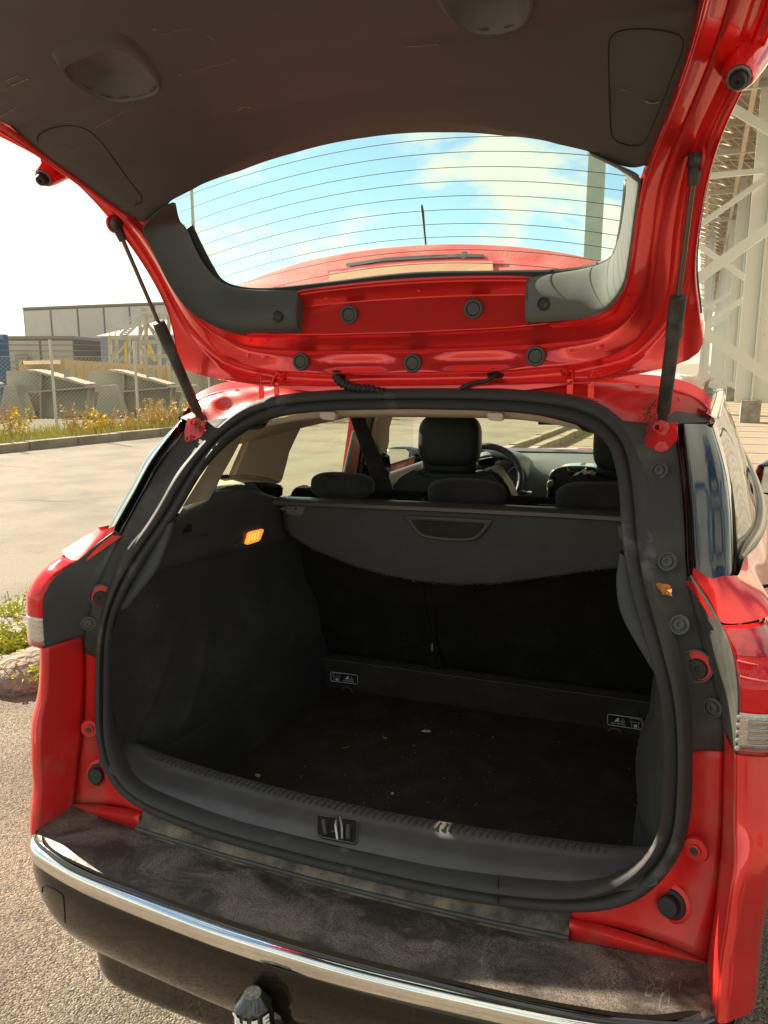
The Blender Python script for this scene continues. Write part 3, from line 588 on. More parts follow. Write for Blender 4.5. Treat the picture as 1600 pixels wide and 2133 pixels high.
# ---- weather seal round the opening
so_ = [(0, .369, 1.436), (.2, .362, 1.433), (.34, .345, 1.422), (.409, .338, 1.405), (.457, .308, 1.368), (.480, .282, 1.339), (.497, .216, 1.288), (.506, .179, 1.256), (.523, .106, 1.171), (.533, .068, 1.135), (.549, .035, 1.096), (.570, .010, 1.038), (.592, -.008, .96), (.602, -.021, .87), (.604, -.034, .763), (.596, -.048, .711), (.561, -.072, .656), (.519, -.087, .622), (.44, -.104, .603), (.25, -.120, .588), (0, -.123, .583)]
si_ = [(0, .379, 1.398), (.2, .372, 1.394), (.31, .360, 1.383), (.369, .352, 1.369), (.414, .330, 1.346), (.440, .305, 1.325), (.458, .262, 1.291), (.472, .226, 1.254), (.488, .152, 1.174), (.501, .108, 1.132), (.518, .070, 1.088), (.540, .034, 1.032), (.564, .006, .96), (.573, -.004, .87), (.573, -.016, .763), (.563, -.032, .713), (.522, -.060, .672), (.478, -.080, .653), (.41, -.101, .644), (.24, -.116, .636), (0, -.119, .632)]
def full(c): return [(-p[0], p[1], p[2]) for p in c[::-1]]+c[1:]
def closed_loop(c):  # right half from top centre to bottom centre -> closed loop
    return c+[(-p[0], p[1], p[2]) for p in c[-2:0:-1]]
def dens(c, k=5): return crs_idx(c, k)
def smooth_half(c, n=110):
    c = np.array(crs(crs(c, 400), n)); k = np.exp(-np.linspace(-1.6, 1.6, 9)**2); k /= k.sum()
    ext = np.concatenate([c[1:5][::-1]*[-1, 1, 1], c, c[-5:-1][::-1]*[-1, 1, 1]])
    o = np.array([np.convolve(ext[:, j], k, 'valid') for j in range(3)]).T; return [tuple(p) for p in o]
SO, SI = smooth_half(so_), smooth_half(si_)
SO, SI = closed_loop(SO), closed_loop(SI)
n = len(SO); prof = [(-.10, -.012), (0, .004), (.10, .010), (.28, .011), (.38, .006), (.44, -.001), (.50, .004), (.58, .017), (.70, .024), (.84, .022), (.95, .012), (1.01, -.003), (1.015, -.018)]
rows = []; NN = []
for i in range(n):
    a, b = Vector(SO[i]), Vector(SI[i]); tg = (Vector(SO[(i+2) % n])-Vector(SO[i-2])).normalized(); nn = (b-a).normalized().cross(tg).normalized()
    NN.append(-nn if nn.y > 0 else nn)
NN = [sum((NN[(i+k) % n] for k in range(-6, 7)), Vector()).normalized() for i in range(n)]
for t, h in prof:
    row = []
    for i in range(n):
        a, b = Vector(SO[i]), Vector(SI[i]); d = b-a; nn = NN[i]
        row.append(tuple(a+d*t+nn*h))
    rows.append(row)
seal = grid('weather_seal', rows, RUB, car, closed=True, sharp=60)
# flange rim the seal clips on, seen as the inner lip
# joint of the seal at the bottom
q = U(1040, 1868, y=-.122); boxes('seal_joint', [((q[0], q[1]-.006, q[2]+.014), (.0010, .010, .046))], RUBW, seal)

# ---- rear body flanges
cr_ = [(.549, .317, 1.367), (.567, .215, 1.282), (.577, .151, 1.215), (.584, .095, 1.155), (.600, .060, 1.10), (.620, .030, 1.03), (.640, .018, .975), (.653, .006, .917), (.656, .006, .875), (.659, -.002, .794), (.660, -.017, .702), (.657, -.043, .634), (.649, -.076, .553)]
sb_ = [(.450, .320, 1.378), (.490, .230, 1.292), (.508, .165, 1.235), (.520, .110, 1.170), (.543, .040, 1.105), (.565, .022, 1.035), (.586, .004, .965), (.595, -.006, .91), (.597, -.010, .87), (.598, -.022, .79), (.592, -.036, .712), (.558, -.062, .660), (.437, -.100, .592)]
mid = []
for a, b in zip(cr_, sb_): mid.append(((a[0]+b[0])/2, (a[1]+b[1])/2+.006, (a[2]+b[2])/2))
def flange(s):
    j = 8
    un = [(p[0]-.010, p[1]+.022, p[2]+(.010 if i > 10 else 0)) for i, p in enumerate(sb_)]
    lo = [S(cr_[j:], s), S([(p[0], p[1]+.002, p[2]) for p in mid[j:]], s), S(sb_[j:], s), S(un[j:], s)]
    fl = grid('lower_rear_flange', lo, RED_D, car, k=6, across=4, thick=.002, off=0)
    # folded lip at the foot of the flange
    a, b = Vector((s*.649, -.076, .553)), Vector((s*.437, -.100, .592)); c = Vector((s*.437, -.116, .560))
    grid('flange_lip', [[a, a.lerp(b, .5)-Vector((0, .0, -.004)), b], [a+Vector((0, -.005, 0)), a.lerp(b, .5)+Vector((0, -.012, -.004)), b+Vector((0, -.014, -.004))], [a+Vector((0, -.006, -.004)), a.lerp(c, .5)+Vector((0, -.006, .0)), c]], RED_D, car, n=12, thick=.002, sharp=30)
    up = [S(cr_[:j+1], s), S(mid[:j+1], s), S(sb_[:j+1], s), S(un[:j+1], s)]
    grid('pillar_cover', up, PLA_D, car, k=6, across=4, thick=.003, off=0)
    return fl
both(flange)

# ---- outer return panels: red below, black lamp bracket above
fe_ = [(.667, -.093, .923), (.670, -.099, .864), (.672, -.109, .816), (.675, -.128, .768), (.671, -.140, .729), (.667, -.150, .673), (.663, -.156, .63), (.661, -.172, .576), (.660, -.180, .540)]
ce_ = [(.654, .005, .917), (.657, .006, .875), (.659, .000, .820), (.661, -.010, .752), (.661, -.019, .698), (.658, -.040, .642), (.654, -.057, .600), (.650, -.073, .560), (.649, -.082, .540)]
la_ = [(.592, .064, 1.146), (.617, .030, 1.120), (.639, -.008, 1.092), (.653, -.056, 1.071), (.662, -.085, 1.036), (.666, -.090, .995), (.667, -.092, .960), (.667, -.093, .923)]
lc_ = crs([(.590, .068, 1.140), (.600, .060, 1.10), (.620, .030, 1.03), (.640, .018, .975), (.653, .006, .917)], 8)
def outer(s):
    grid('rear_corner_panel', [S(fe_, s), S([((a[0]+b[0])/2-.003, (a[1]+b[1])/2, (a[2]+b[2])/2) for a, b in zip(fe_, ce_)], s), S(ce_, s)], RED_D, car, k=5, across=4, thick=.002, off=0)
    # rolled edge and outside of the corner
    r0 = [(p[0], p[1], p[2]) for p in fe_]; r1 = [(p[0]+.006, p[1]-.003, p[2]) for p in fe_]; r2 = [(p[0]+.026, p[1]+.012, p[2]) for p in fe_]; r3 = [(p[0]+.06, p[1]+.07, p[2]) for p in fe_]; r4 = [(XS(.12, p[2]), .12, p[2]) for p in fe_]; r5 = [(XS(.5, p[2]), .5, p[2]) for p in fe_]
    r6 = [(XS(1.0, p[2]), 1.0, p[2]) for p in fe_]
    grid('rear_side_panel', [S(r, s) for r in (r0, r1, r2, r3, r4, r5, r6)], RED, car, k=5, across=4)
    def pt(a, b, t, o): return (a[0]+(b[0]-a[0])*t, a[1]+(b[1]-a[1])*t+o, a[2]+(b[2]-a[2])*t)
    rr = [[pt(a, b, t, o) for a, b in zip(la_, lc_)] for t, o in ((-.03, 0), (.05, -.002), (.35, .004), (.7, .006), (.98, -.001), (1.12, .016))]
    grid('lamp_bracket_cover', [S(r, s) for r in rr], PLA_D if s > 0 else TRIM2, car, k=5, across=4, thick=.003, off=0)
both(outer)

# ---- channel, gloss pillar strip and side
ch_ = [(.549, .317, 1.367), (.567, .215, 1.282), (.577, .151, 1.215), (.584, .092, 1.153), (.592, .064, 1.126)]
gl_ = [(.564, .300, 1.374), (.580, .200, 1.290), (.590, .140, 1.222), (.597, .082, 1.160), (.600, .066, 1.140)]
g2_ = [(.614, .357, 1.370), (.636, .255, 1.296), (.647, .200, 1.233), (.652, .136, 1.169), (.655, .110, 1.135)]
def pillar(s):
    inn = [(p[0]+.004, p[1]+.020, p[2]-.004) for p in ch_]
    grid('pillar_groove', [S(ch_, s), S(inn, s), S([(p[0], p[1]+.010, p[2]) for p in gl_], s), S(gl_, s)], GLB, car, k=5)
    e = [(p[0]+.004, p[1]-.003, p[2]+.001) for p in gl_]
    grid('pillar_trim_panel', [S(gl_, s), S(e, s), S([((a[0]+b[0])/2+.0005, (a[1]+b[1])/2, (a[2]+b[2])/2+.0005) for a, b in zip(gl_, g2_)], s), S(g2_, s), S([(p[0]+.010, p[1]+.06, p[2]) for p in g2_], s)], GLB, car, k=6, across=4)
    # cap at the head of the channel
    q = Vector((s*.556, .30, 1.386)); prism('pillar_head_cap', [(s*.500, .300, 1.350), (s*.562, .297, 1.377), (s*.612, .350, 1.374), (s*.612, .372, 1.384), (s*.550, .345, 1.398)], (0, .02, -.012), PLA, car, .002)
both(pillar)
# screws and plugs in the covers
def screw(name, p, axis, r, parent, ring=True):
    if ring: lathe(name, [(r*1.9, -.002), (r*1.9, .0012), (r*1.5, .0016), (r*1.45, -.001), (r, -.001), (r, .0022), (r*.75, .003), (r*.45, .003), (r*.4, .0005), (0, .0005)], p, axis, PLA, parent, 20)
    else: lathe(name, [(r, -.002), (r, .003), (r*.5, .004), (r*.45, .001), (0, .001)], p, axis, PLA, parent, 16)
for s in (-1, 1):
    for c in [(.545, .130, 1.205), (.540, .200, 1.275), (.548, .102, 1.150)][(0 if s > 0 else 1):(2 if s > 0 else 1)]: pass
for px, py, s in ((1374, 979, 1), (1391, 1168, 1), (1416, 1299, 1)):
    xx = {979: .522, 1168: .551, 1299: .598}[py]
    p = U(px, py, y={979: .235, 1168: .090, 1299: .030}[py]); screw('cover_screw', (p[0], p[1]-.006, p[2]), (-.3*s, -.8, .35), .0085, car)
for s in (-1, 1):
    screw('cover_screw', (s*.640, .022, 1.012), (-.55*s, -.8, .1), .0075, car); screw('cover_screw', (s*.636, .004, .947), (-.5*s, -.85, .1), .0085, car)
    # alignment hole with rubber buffer
    h = lathe('buffer_hole', [(.0265, .001), (.0275, .003), (.0245, .003), (.0235, -.010), (.022, -.011)], (s*.609, .021, 1.008), (-.35*s, -.93, .1), PLA, car, 28)
    lathe('red_recess', [(.024, -.001), (0, -.001)], (s*.609, .021, 1.008), (-.35*s, -.93, .1), RED_D, h, 24)
    lathe('buffer', [(.0165, -.006), (.0165, .005), (.015, .0065), (.012, .006), (.010, .0066), (.004, .006), (.003, .0045), (0, .0045)], (s*.611, .023, 1.003), (-.35*s, -.93, .1), RUBW, h, 26)
    # lower bump stop and bolt
    lathe('bump_stop', [(.026, -.002), (.023, .003), (.0185, .004), (.0165, .004), (.0165, .016), (.015, .0185), (0, .019)], (s*.590, -.058, .625), (-.3*s, -.9, .25), RUBW, car, 26)
    lathe('stop_seat', [(.032, -.001), (.028, .002), (.023, .0022), (.018, .001)], (s*.590, -.056, .625), (-.3*s, -.9, .25), RED_D, car, 26)
    lathe('flange_bolt', [(.021, -.001), (.019, .003), (.013, .0035), (.010, .0035), (.0095, .0075), (.006, .008), (.0055, .004), (0, .004)], (s*.623, -.036, .718), (-.35*s, -.93, .05), STEEL if 0 else RED_D, car, 22)
    lathe('bolt_core', [(.0085, .006), (.006, .009), (0, .009)], (s*.623, -.036, .718), (-.35*s, -.93, .05), STRUT, car, 16)

# ---- tail lamps
def lamp(s):
    e = la_[2:]
    r0 = e; r1 = [(p[0]+.007, p[1]-.004, p[2]) for p in e]
    r2 = [(p[0]+.045, p[1]+.006, p[2]-.0+(.004 if i == 0 else 0)) for i, p in enumerate(e)]
    r3 = [(p[0]+.066, p[1]+.045+.02*(5-i)/5, p[2]) for i, p in enumerate(e)]
    r4 = [(XS(.19+.03*i, p[2])+.006, .22-.012*i+.02, p[2]) for i, p in enumerate(e)]
    R = [S(r, s) for r in (r0, r1, r2, r3, r4)]
    R = [crs_idx(r, 6) for r in R]; cols = [crs_idx([r[i] for r in R], 5) for i in range(len(R[0]))]; R = [[c[j] for c in cols] for j in range(len(cols[0]))]
    cut = 20
    # red body lens
    top = grid('tail_light', [r[:cut] for r in R], LENS, car, thick=.004)
    grid('reverse_lens', [r[cut-1:29] for r in R], LENS_C, top, thick=.004)
    grid('lower_lens', [r[28:] for r in R], LENS_D, top, thick=.004)
    def inset(i0, i1, j0, j1, m, nm, o=.0012):
        rr = [[(p[0]+o*s, p[1]-o, p[2]) for p in r[i0:i1]] for r in R[j0:j1]]; return grid(nm, rr, m, top)
    inset(1, 8, 3, 14, LENS_D, 'dark_lens_patch')
    inset(2, cut-1, 3, 5, LENS_D, 'inner_lens_edge', .0008)
    pl = mat('pink_light_guide', (.95, .30, .22), .3) if 'pink_light_guide' not in bpy.data.materials else bpy.data.materials['pink_light_guide']
    for i in (8, 11): tube('light_guide', [(r[i][0]+.002*s, r[i][1]-.002, r[i][2]-.001*j) for j, r in enumerate(R[4:16])], .0011, pl, top, 6)
    for i in range(21, 28, 1):
        tube('reflector_rib', [(r[i][0]+.0015*s, r[i][1]-.0015, r[i][2]) for r in R[6:16]], .0012, STEEL if i % 2 else mat('warm_reflector', (.5, .28, .14), .3, .6), top, 6)
    for i in range(20, 29, 2):
        p = R[2][i]; lathe('lens_bead', [(.0045, 0), (.004, .001), (.002, .0016), (0, .0018)], (p[0]+.0005*s, p[1]-.001, p[2]-.002), (.3*s, -.95, 0), LENS_C, top, 10)
    return R
LR = {}
def _l(s): LR[s] = lamp(s)
both(_l)

# ---- rear quarter panels above the lamps (red shoulder)
def quarter(s):
    bot = [(.594, .058, 1.138), (.617, .028, 1.117), (.640, -.006, 1.094), (.690, .010, 1.098), (.720, .06, 1.104), (XS(.25, 1.08), .25, 1.085), (XS(.5, 1.03), .5, 1.03), (XS(1., .93)+.004, 1.0, .93), (XS(2.6, .90)+.004, 2.6, .90)]
    top = [(.596, .070, 1.158), (.622, .058, 1.146), (.640, .068, 1.148), (.658, .085, 1.146), (.668, .12, 1.142)]+([(XS(.25, 1.13), .25, 1.128), (XS(.5, 1.085), .5, 1.085), (XS(1., 1.02), 1.0, 1.02), (XS(2.6, .985), 2.6, .985)] if s < 0 else [(XS(.25, 1.15), .25, 1.151), (XS(.5, 1.143), .5, 1.143), (XS(1., 1.126), 1.0, 1.126), (XS(2.6, 1.10), 2.6, 1.10)])
    mid = [((a[0]+b[0])/2+(.006 if i > 3 else 0), (a[1]+b[1])/2, (a[2]+b[2])/2) for i, (a, b) in enumerate(zip(bot, top))]
    grid('quarter_panel', [S(c, s) for c in (bot, mid, top)], RED, car, k=6, across=5)
    # return edge facing the opening
    grid('quarter_return', [S(bot[:3], s), S([(p[0]-.012, p[1]+.016, p[2]-.004) for p in bot[:3]], s)], RED, car, k=5)
    lo = [(XS(y, .45), y, .45) for y in (.2, .5, 1, 1.8, 2.6)]; hi = [(XS(y, z)+.004, y, z) for y, z in ((.2, 1.09), (.5, 1.03), (1, .93), (1.8, .91), (2.6, .90))]
    grid('side_panel', [S(lo, s), S([(XS(y, .8)+.01, y, .80) for y in (.2, .5, 1, 1.8, 2.6)], s), S(hi, s)], RED, car, k=5, across=4)
both(quarter)
# ---- side glass, window mouldings and roof on the exterior
def side_win(s):
    def sp(y, z, o=0): return (s*(XS(y, z)+o), y, z)
    yt = [(.42, 1.375), (.8, 1.40), (1.2, 1.405), (1.8, 1.405), (2.25, 1.38)]; yb = [(.20, 1.130), (.5, 1.076), (1.0, 1.012), (1.8, .993), (2.6, .982)] if s < 0 else [(.175, 1.152), (.5, 1.142), (1.0, 1.125), (1.8, 1.108), (2.6, 1.095)]
    g = grid('side_glass', [[sp(y, z, -.002) for y, z in yb], [sp((a[0]+b[0])/2, (a[1]+b[1])/2, .004) for a, b in zip(yb, yt)], [sp(y, z, -.002) for y, z in yt]], SGL if s < 0 else SGLR, car, k=6, across=4)
    ym = yb
    if s < 0: grid('belt_moulding', [[sp(y, z-.004, .004) for y, z in ym], [sp(y, z+.008, .014) for y, z in ym], [sp(y, z+.020, .006) for y, z in ym], [sp(y, z+.022, -.006) for y, z in ym]], CHR if 0 else mat('grey_belt_trim', (.10, .10, .10), .2, .6) if s > 0 else PLA, car, k=6, across=3)
    if s > 0:
        for y0, w in ((.66, .035), (1.42, .07), (1.5, .012)):
            tp = (y0+.22, 1.39); grid('window_divider', [[sp(y0, 1.16-.03*y0, .003), sp(y0+.12, 1.25, .007), sp(*tp, .002)], [sp(y0+w, 1.16-.03*y0, .003), sp(y0+w+.12, 1.25, .007), sp(tp[0]+w, tp[1], .002)]], GLB, car, n=8)
        bf = [(.30, 1.30), (.25, 1.22), (.245, 1.165), (.40, 1.135), (.62, 1.105)]
        tube('bright_window_line', [sp(y, z, .006) for y, z in [(.42, 1.378), (.8, 1.403), (1.2, 1.408), (1.8, 1.408)]], .0035, CHR, car, 8)
    if s > 0:
        mpt = [Vector(sp(y, z+.004, .004)) for y, z in yb]
        tube('belt_trim', crs(mpt, 40), [.004, .009]+[.0115]*37+[.010], mat('brushed_belt_trim', (.26, .25, .23), .28, .5), car, 12, flat=.8)
    # roof rail edge (dark)
    grid('drip_rail', [[sp(y, z-.004, .001) for y, z in [(.357, 1.370)]+yt], [sp(y, z+.012, .006) for y, z in [(.357, 1.370)]+yt], [(s*(XS(y, z)-.03), y, z+.028) for y, z in [(.357, 1.370)]+yt]], GLB, car, k=5, across=3)
both(side_win)
roofr = []
for y, zc, hw in ((.428, 1.455, .555), (.46, 1.462, .585), (.8, 1.470, .60), (1.4, 1.478, .605), (2.0, 1.462, .60), (2.35, 1.43, .58)):
    roofr.append([(hw*u, y+(.06*(1-u*u) if y > 2 else 0)-(.02*u**4 if y < .5 else 0), zc-.050*abs(u)**2.6*(.8 if y < .5 else 1)) for u in (-1, -.85, -.5, 0, .5, .85, 1)])
roof = grid('roof', roofr, ROOFRED, car, k=5, across=4, thick=.012, off=-1)
# body aperture corner: painted gutter between roof edge and seal, with pressed ripples and dirt
def gutter(s):
    a = [(0, .362, 1.430), (.2, .358, 1.428), (.34, .342, 1.418), (.405, .333, 1.400), (.450, .304, 1.364), (.480, .262, 1.315), (.500, .205, 1.270)]
    d = [(0, .425, 1.456), (.22, .425, 1.454), (.40, .422, 1.450), (.52, .414, 1.440), (.585, .400, 1.420), (.612, .382, 1.394), (.606, .350, 1.372)]
    b = [(p[0]*.7+q[0]*.3, p[1]*.7+q[1]*.3+.010, p[2]*.7+q[2]*.3-.006) for p, q in zip(a, d)]
    c = [(p[0]*.35+q[0]*.65, p[1]*.35+q[1]*.65+.004, p[2]*.35+q[2]*.65+.004) for p, q in zip(a, d)]
    gg = crs_idx(a, 8), crs_idx(b, 8), crs_idx(c, 8), crs_idx(d, 8); cc = [crs_idx([r[i] for r in gg], 8) for i in range(len(gg[0]))]
    def emb(p, i, j):   # pressed pockets and stiffening swages
        w = .0045*math.sin(i*.62)*math.exp(-((j-12)/5.)**2)+.004*(1 if (i % 16) > 9 else 0)*math.exp(-((j-17)/3.)**2); return (p[0], p[1]-w*.7, p[2]+w*.9)
    grid('roof_gutter', [S([emb(c_[j], i, j) for i, c_ in enumerate(cc)], s) for j in range(len(cc[0]))], RED_D, car, sharp=60)
    tube('seam_sealer', [(s*p[0], p[1]-.006+.0015*math.sin(i*.9), p[2]-.004) for i, p in enumerate(crs(d, 60))], .0022, RED, car, 6)
    for i in range(4, 44, 9):
        q = cc[i][19]; lathe('weld_dimple', [(.006, .002), (.0045, -.001), (.002, -.001), (.0015, .0005), (0, .0006)], (s*q[0], q[1]-.001, q[2]+.001), (0, .8, -.6), RED, car, 12)
    e = [(p[0]*1.0, p[1]+.02, p[2]+.020) for p in d]
    grid('gutter_edge', [S(d, s), S(e, s)], RED, car, k=6)
    # strut bracket
    br_ = prism('strut_bracket', [(s*.500, .300, 1.372), (s*.555, .300, 1.378), (s*.558, .290, 1.345), (s*.540, .262, 1.318), (s*.512, .262, 1.312), (s*.498, .280, 1.335)], (0, .006, 0), RED, car, .002)
    lathe('bracket_bolt', [(.013, 0), (.013, .002), (.0085, .0025), (.0085, .007), (.005, .0075), (.0045, .004), (0, .004)], (s*.530, .272, 1.332), (0, -1, .1), RED_D, br_, 6)
    lathe('ball_stud_seat', [(.017, 0), (.016, .002), (.007, .003), (.005, .02)], (s*.526, .294, 1.366), (-.3*s, -1, .2), RED_D, br_, 8)
    # leaf litter packed into the corner
    L = []; rg = random.Random(5+s)
    V = []; F = []
    for i in range(420):
        t = rg.random(); p = Vector((.503, .322, 1.415)).lerp(Vector((.500, .262, 1.345)), t)+Vector((rg.gauss(0, .007), rg.gauss(0, .004)-.006, rg.gauss(0, .006)))
        d1 = Vector((rg.gauss(0, 1), rg.gauss(0, 1), rg.gauss(0, 1))).normalized()*rg.uniform(.0015, .005); d2 = d1.cross(Vector((rg.gauss(0, 1), rg.gauss(0, 1), rg.gauss(0, 1)))).normalized()*.0012
        b = len(V); V += [(s*(p+d1).x, (p+d1).y, (p+d1).z), (s*(p+d2).x, (p+d2).y, (p+d2).z), (s*(p-d1).x, (p-d1).y, (p-d1).z)]; F.append((b, b+1, b+2))
    link('leaf_litter', mesh_of('leaf_litter', V, F, False), mat('dark_leaf_litter', (.045, .035, .025), .9) if s < 0 else bpy.data.materials['dark_leaf_litter'], car, kind='stuff')
both(gutter)

# ================================================================== TAILGATE
def zc(y): return interp(y, [-.7, -.5, -.3, -.134, 0, .1, .15, .3], [1.945, 1.96, 1.960, 1.950, 1.935, 1.914, 1.905, 1.87])
def kk(y): return interp(y, [-.7, -.5, -.3, -.134, -.02, .1, .15], [.03, .05, .08, .12, .32, .57, .50])
def trimZ(x, y): return zc(y)-kk(y)*x*x
ftrim = lambda p: p[2]-trimZ(p[0], p[1])
C1 = [(.60, -.55, 1.965), (.585, -.30, 1.945), (.571, -.134, 1.911), (.537, -.016, 1.847), (.488, .109, 1.774), (.478, .137, 1.718), (.468, .173, 1.657), (.452, .222, 1.610), (.404, .290, 1.576), (.256, .346, 1.572), (.12, .352, 1.568), (0, .354, 1.566)]
C4 = [(.70, -.52, 2.00), (.675, -.22, 1.965), (.655, -.03, 1.928), (.634, .068, 1.896), (.590, .124, 1.822), (.576, .205, 1.738), (.566, .258, 1.660), (.575, .318, 1.575), (.585, .324, 1.498), (.500, .378, 1.444), (.25, .386, 1.436), (0, .389, 1.434)]
st_t = [(-.07, .034), (0, 0), (.05, .003), (.10, .016), (.30, .030), (.35, .022), (.60, .020), (.66, .031), (.80, .032), (.86, .014), (.94, .010), (1, 0)]
beam_rows = {  # explicit rows for the beam stations (x = .256,.12,0)
}
rowsT = []
for t, o in st_t:
    row = []
    for i, (a, b) in enumerate(zip(C1, C4)):
        p = [a[j]+(b[j]-a[j])*t for j in range(3)]; p[1] += o*.6; p[2] += o*.35
        row.append(p)
    rowsT.append(row)
def zrow(py, y): return U(858, py, y=y)[2]
bp_ = [(684, .372), (690, .354), (695, .356), (702, .365), (730, .392), (736, .388), (771, .3765), (777, .379), (785, .402), (796, .399), (801, .391), (815, .389)]
for r, (py, y) in zip(rowsT, bp_):
    z0 = zrow(py, y)
    r[11] = [0, y, z0]; r[10] = [.12, y-.002, z0+.001]; r[9] = [.256, y-.007, z0+.004 if py < 780 else z0+.002]
    m_ = .5
    q = [.404, y-.026, z0+.008]; r[8] = [q[0]*.62+r[8][0]*.38, q[1]*.6+r[8][1]*.4, q[2]*.6+r[8][2]*.4]
rowsT[1][8] = list(C1[8]); rowsT[0][8] = [C1[8][0]-.01, C1[8][1]+.02, C1[8][2]+.01]; rowsT[-1][8] = [.587, .324, 1.492]
RT = [crs_idx(r, 6) for r in rowsT]; cols = [crs_idx([r[i] for r in RT], 3) for i in range(len(RT[0]))]; RT = [[c[j] for c in cols] for j in range(len(cols[0]))]
# pressed relief on the beam: hollows between the plug seats
def relief(p):
    x, y, z = p
    if .0 <= x < .46 and 1.478 < z < 1.520:
        bumpx = max(math.exp(-(x/.07)**4), math.exp(-((x-.273)/.06)**4)); w = math.exp(-((z-1.498)/.016)**4)
        y += .012*w*(1-bumpx)
    return (x, y, z)
def gsm(r, w=7):   # pressed steel is fair: even out the hand-set stations along the side members
    a = np.array(r); k = np.exp(-np.linspace(-1.5, 1.5, 2*w+1)**2); k /= k.sum(); e = np.concatenate([2*a[0]-a[1:w+1][::-1], a, a[-w-1:-1][::-1]*[-1, 1, 1]])
    o = np.array([np.convolve(e[:, j], k, 'valid') for j in range(3)]).T; m = np.clip((len(a)-15-np.arange(len(a)))/12., 0, 1)[:, None]; return [tuple(p) for p in o*m+a*(1-m)]
RT = [gsm(r) for r in RT]
RT = [[relief(p) for p in r] for r in RT]
fullr = [[(-p[0], p[1], p[2]) for p in r]+r[-2::-1] for r in RT]
tail = grid('tailgate', fullr, RED, car, sharp=70)
tail.data.materials[0] = RED
# outer skin of the tailgate (other side), closing it as a shell
oe = [(-p[0], p[1], p[2]) for p in RT[-1]]+RT[-1][-2::-1]
lip = [(p[0]*1.003, p[1]+.004, p[2]+.005) for p in oe]; o2 = [(p[0]*1.000, p[1]+.040, p[2]+.035) for p in oe]
o3 = [(p[0]*.94, p[1]+.075, p[2]+.07) for p in oe]; 
grid('outer_skin', [oe, lip, o2, o3], RED, tail, across=4, thick=.002)
# black weather strip between inner frame and outer skin, right and left flanks
for s in (-1, 1): tube('edge_strip', [(s*(p[0]-.001), p[1]+.014, p[2]+.016) for p in RT[-1][12:44]], .0075, RUBW, tail, 8)
# ---- upper beam band between the side covers
hx = [-.268, -.20, -.10, 0, .10, .20, .268]
def ub(py, y, dz=.011, cy=.12): 
    z0 = zrow(py, y); return [(x, y-cy*x*x, z0-dz*(x/.268)**2) for x in hx]
upb = [ub(578, .362), ub(580, .351), ub(584, .348), ub(588, .352), ub(591, .353), ub(619, .377, .008), ub(622, .3775, .007), ub(655, .366, .001), ub(688, .3565, -.004), [(x, .354-.12*x*x, 1.566+.006*(x/.268)**2) for x in hx]]
grid('upper_beam', upb, RED, tail, n=40, across=1, sharp=14)
grid('upper_return', [upb[-1], [(p[0], p[1]+.014, p[2]-.006) for p in upb[-1]]], RED, tail, n=40)
# glass, black band and heater wires
def gy(x, z): return .376-(z-1.67)*.56-.34*x*x
fg = lambda p: p[1]-gy(p[0], p[2])
grow = []
for i in range(15):
    v = i/14; z = 1.655+v*.31; grow.append([(x, gy(x, z), z) for x in np.linspace(-.50, .50, 25)])
grid('rear_window', grow, RGL, tail)
lowb = [(.46, 1.80), (.455, 1.76), (.447, 1.718), (.436, 1.688), (.40, 1.672), (.33, 1.667), (.20, 1.674), (0, 1.683)]
bb = [(-x, gy(x, z), z) for x, z in lowb]+[(x, gy(x, z), z) for x, z in lowb[-2::-1]]
b1 = [(p[0]*.985, p[1]-.004, p[2]+.002) for p in bb]; b2 = [(p[0]*1.015, p[1]-.008, p[2]-.007) for p in bb]; b3 = [(p[0]*1.03, p[1]-.006, p[2]-.013) for p in bb]
grid('window_seal', [bb, b1, b2, b3], RUBW, tail, n=90, across=3, thick=.004)
hl = U(411, 515, f=fg); c5 = None
paths = []
for py in (292, 323, 354, 383, 413, 441, 470, 497, 524, 551):
    q = U(860, py, f=fg)
    if py == 292: q = U(860, 293, f=fg)
    z0 = q[2]
    cc = (U(860, 413, f=fg)[2]-hl[2])/(hl[0]**2)
    paths.append([(x, gy(x, z0-cc*x*x)-.002, z0-cc*x*x) for x in np.linspace(-.47, .47, 31)])
tubes('heater_wires', paths, .00062, mat('heater_wire', (.10, .06, .03), .6), tail, 4)
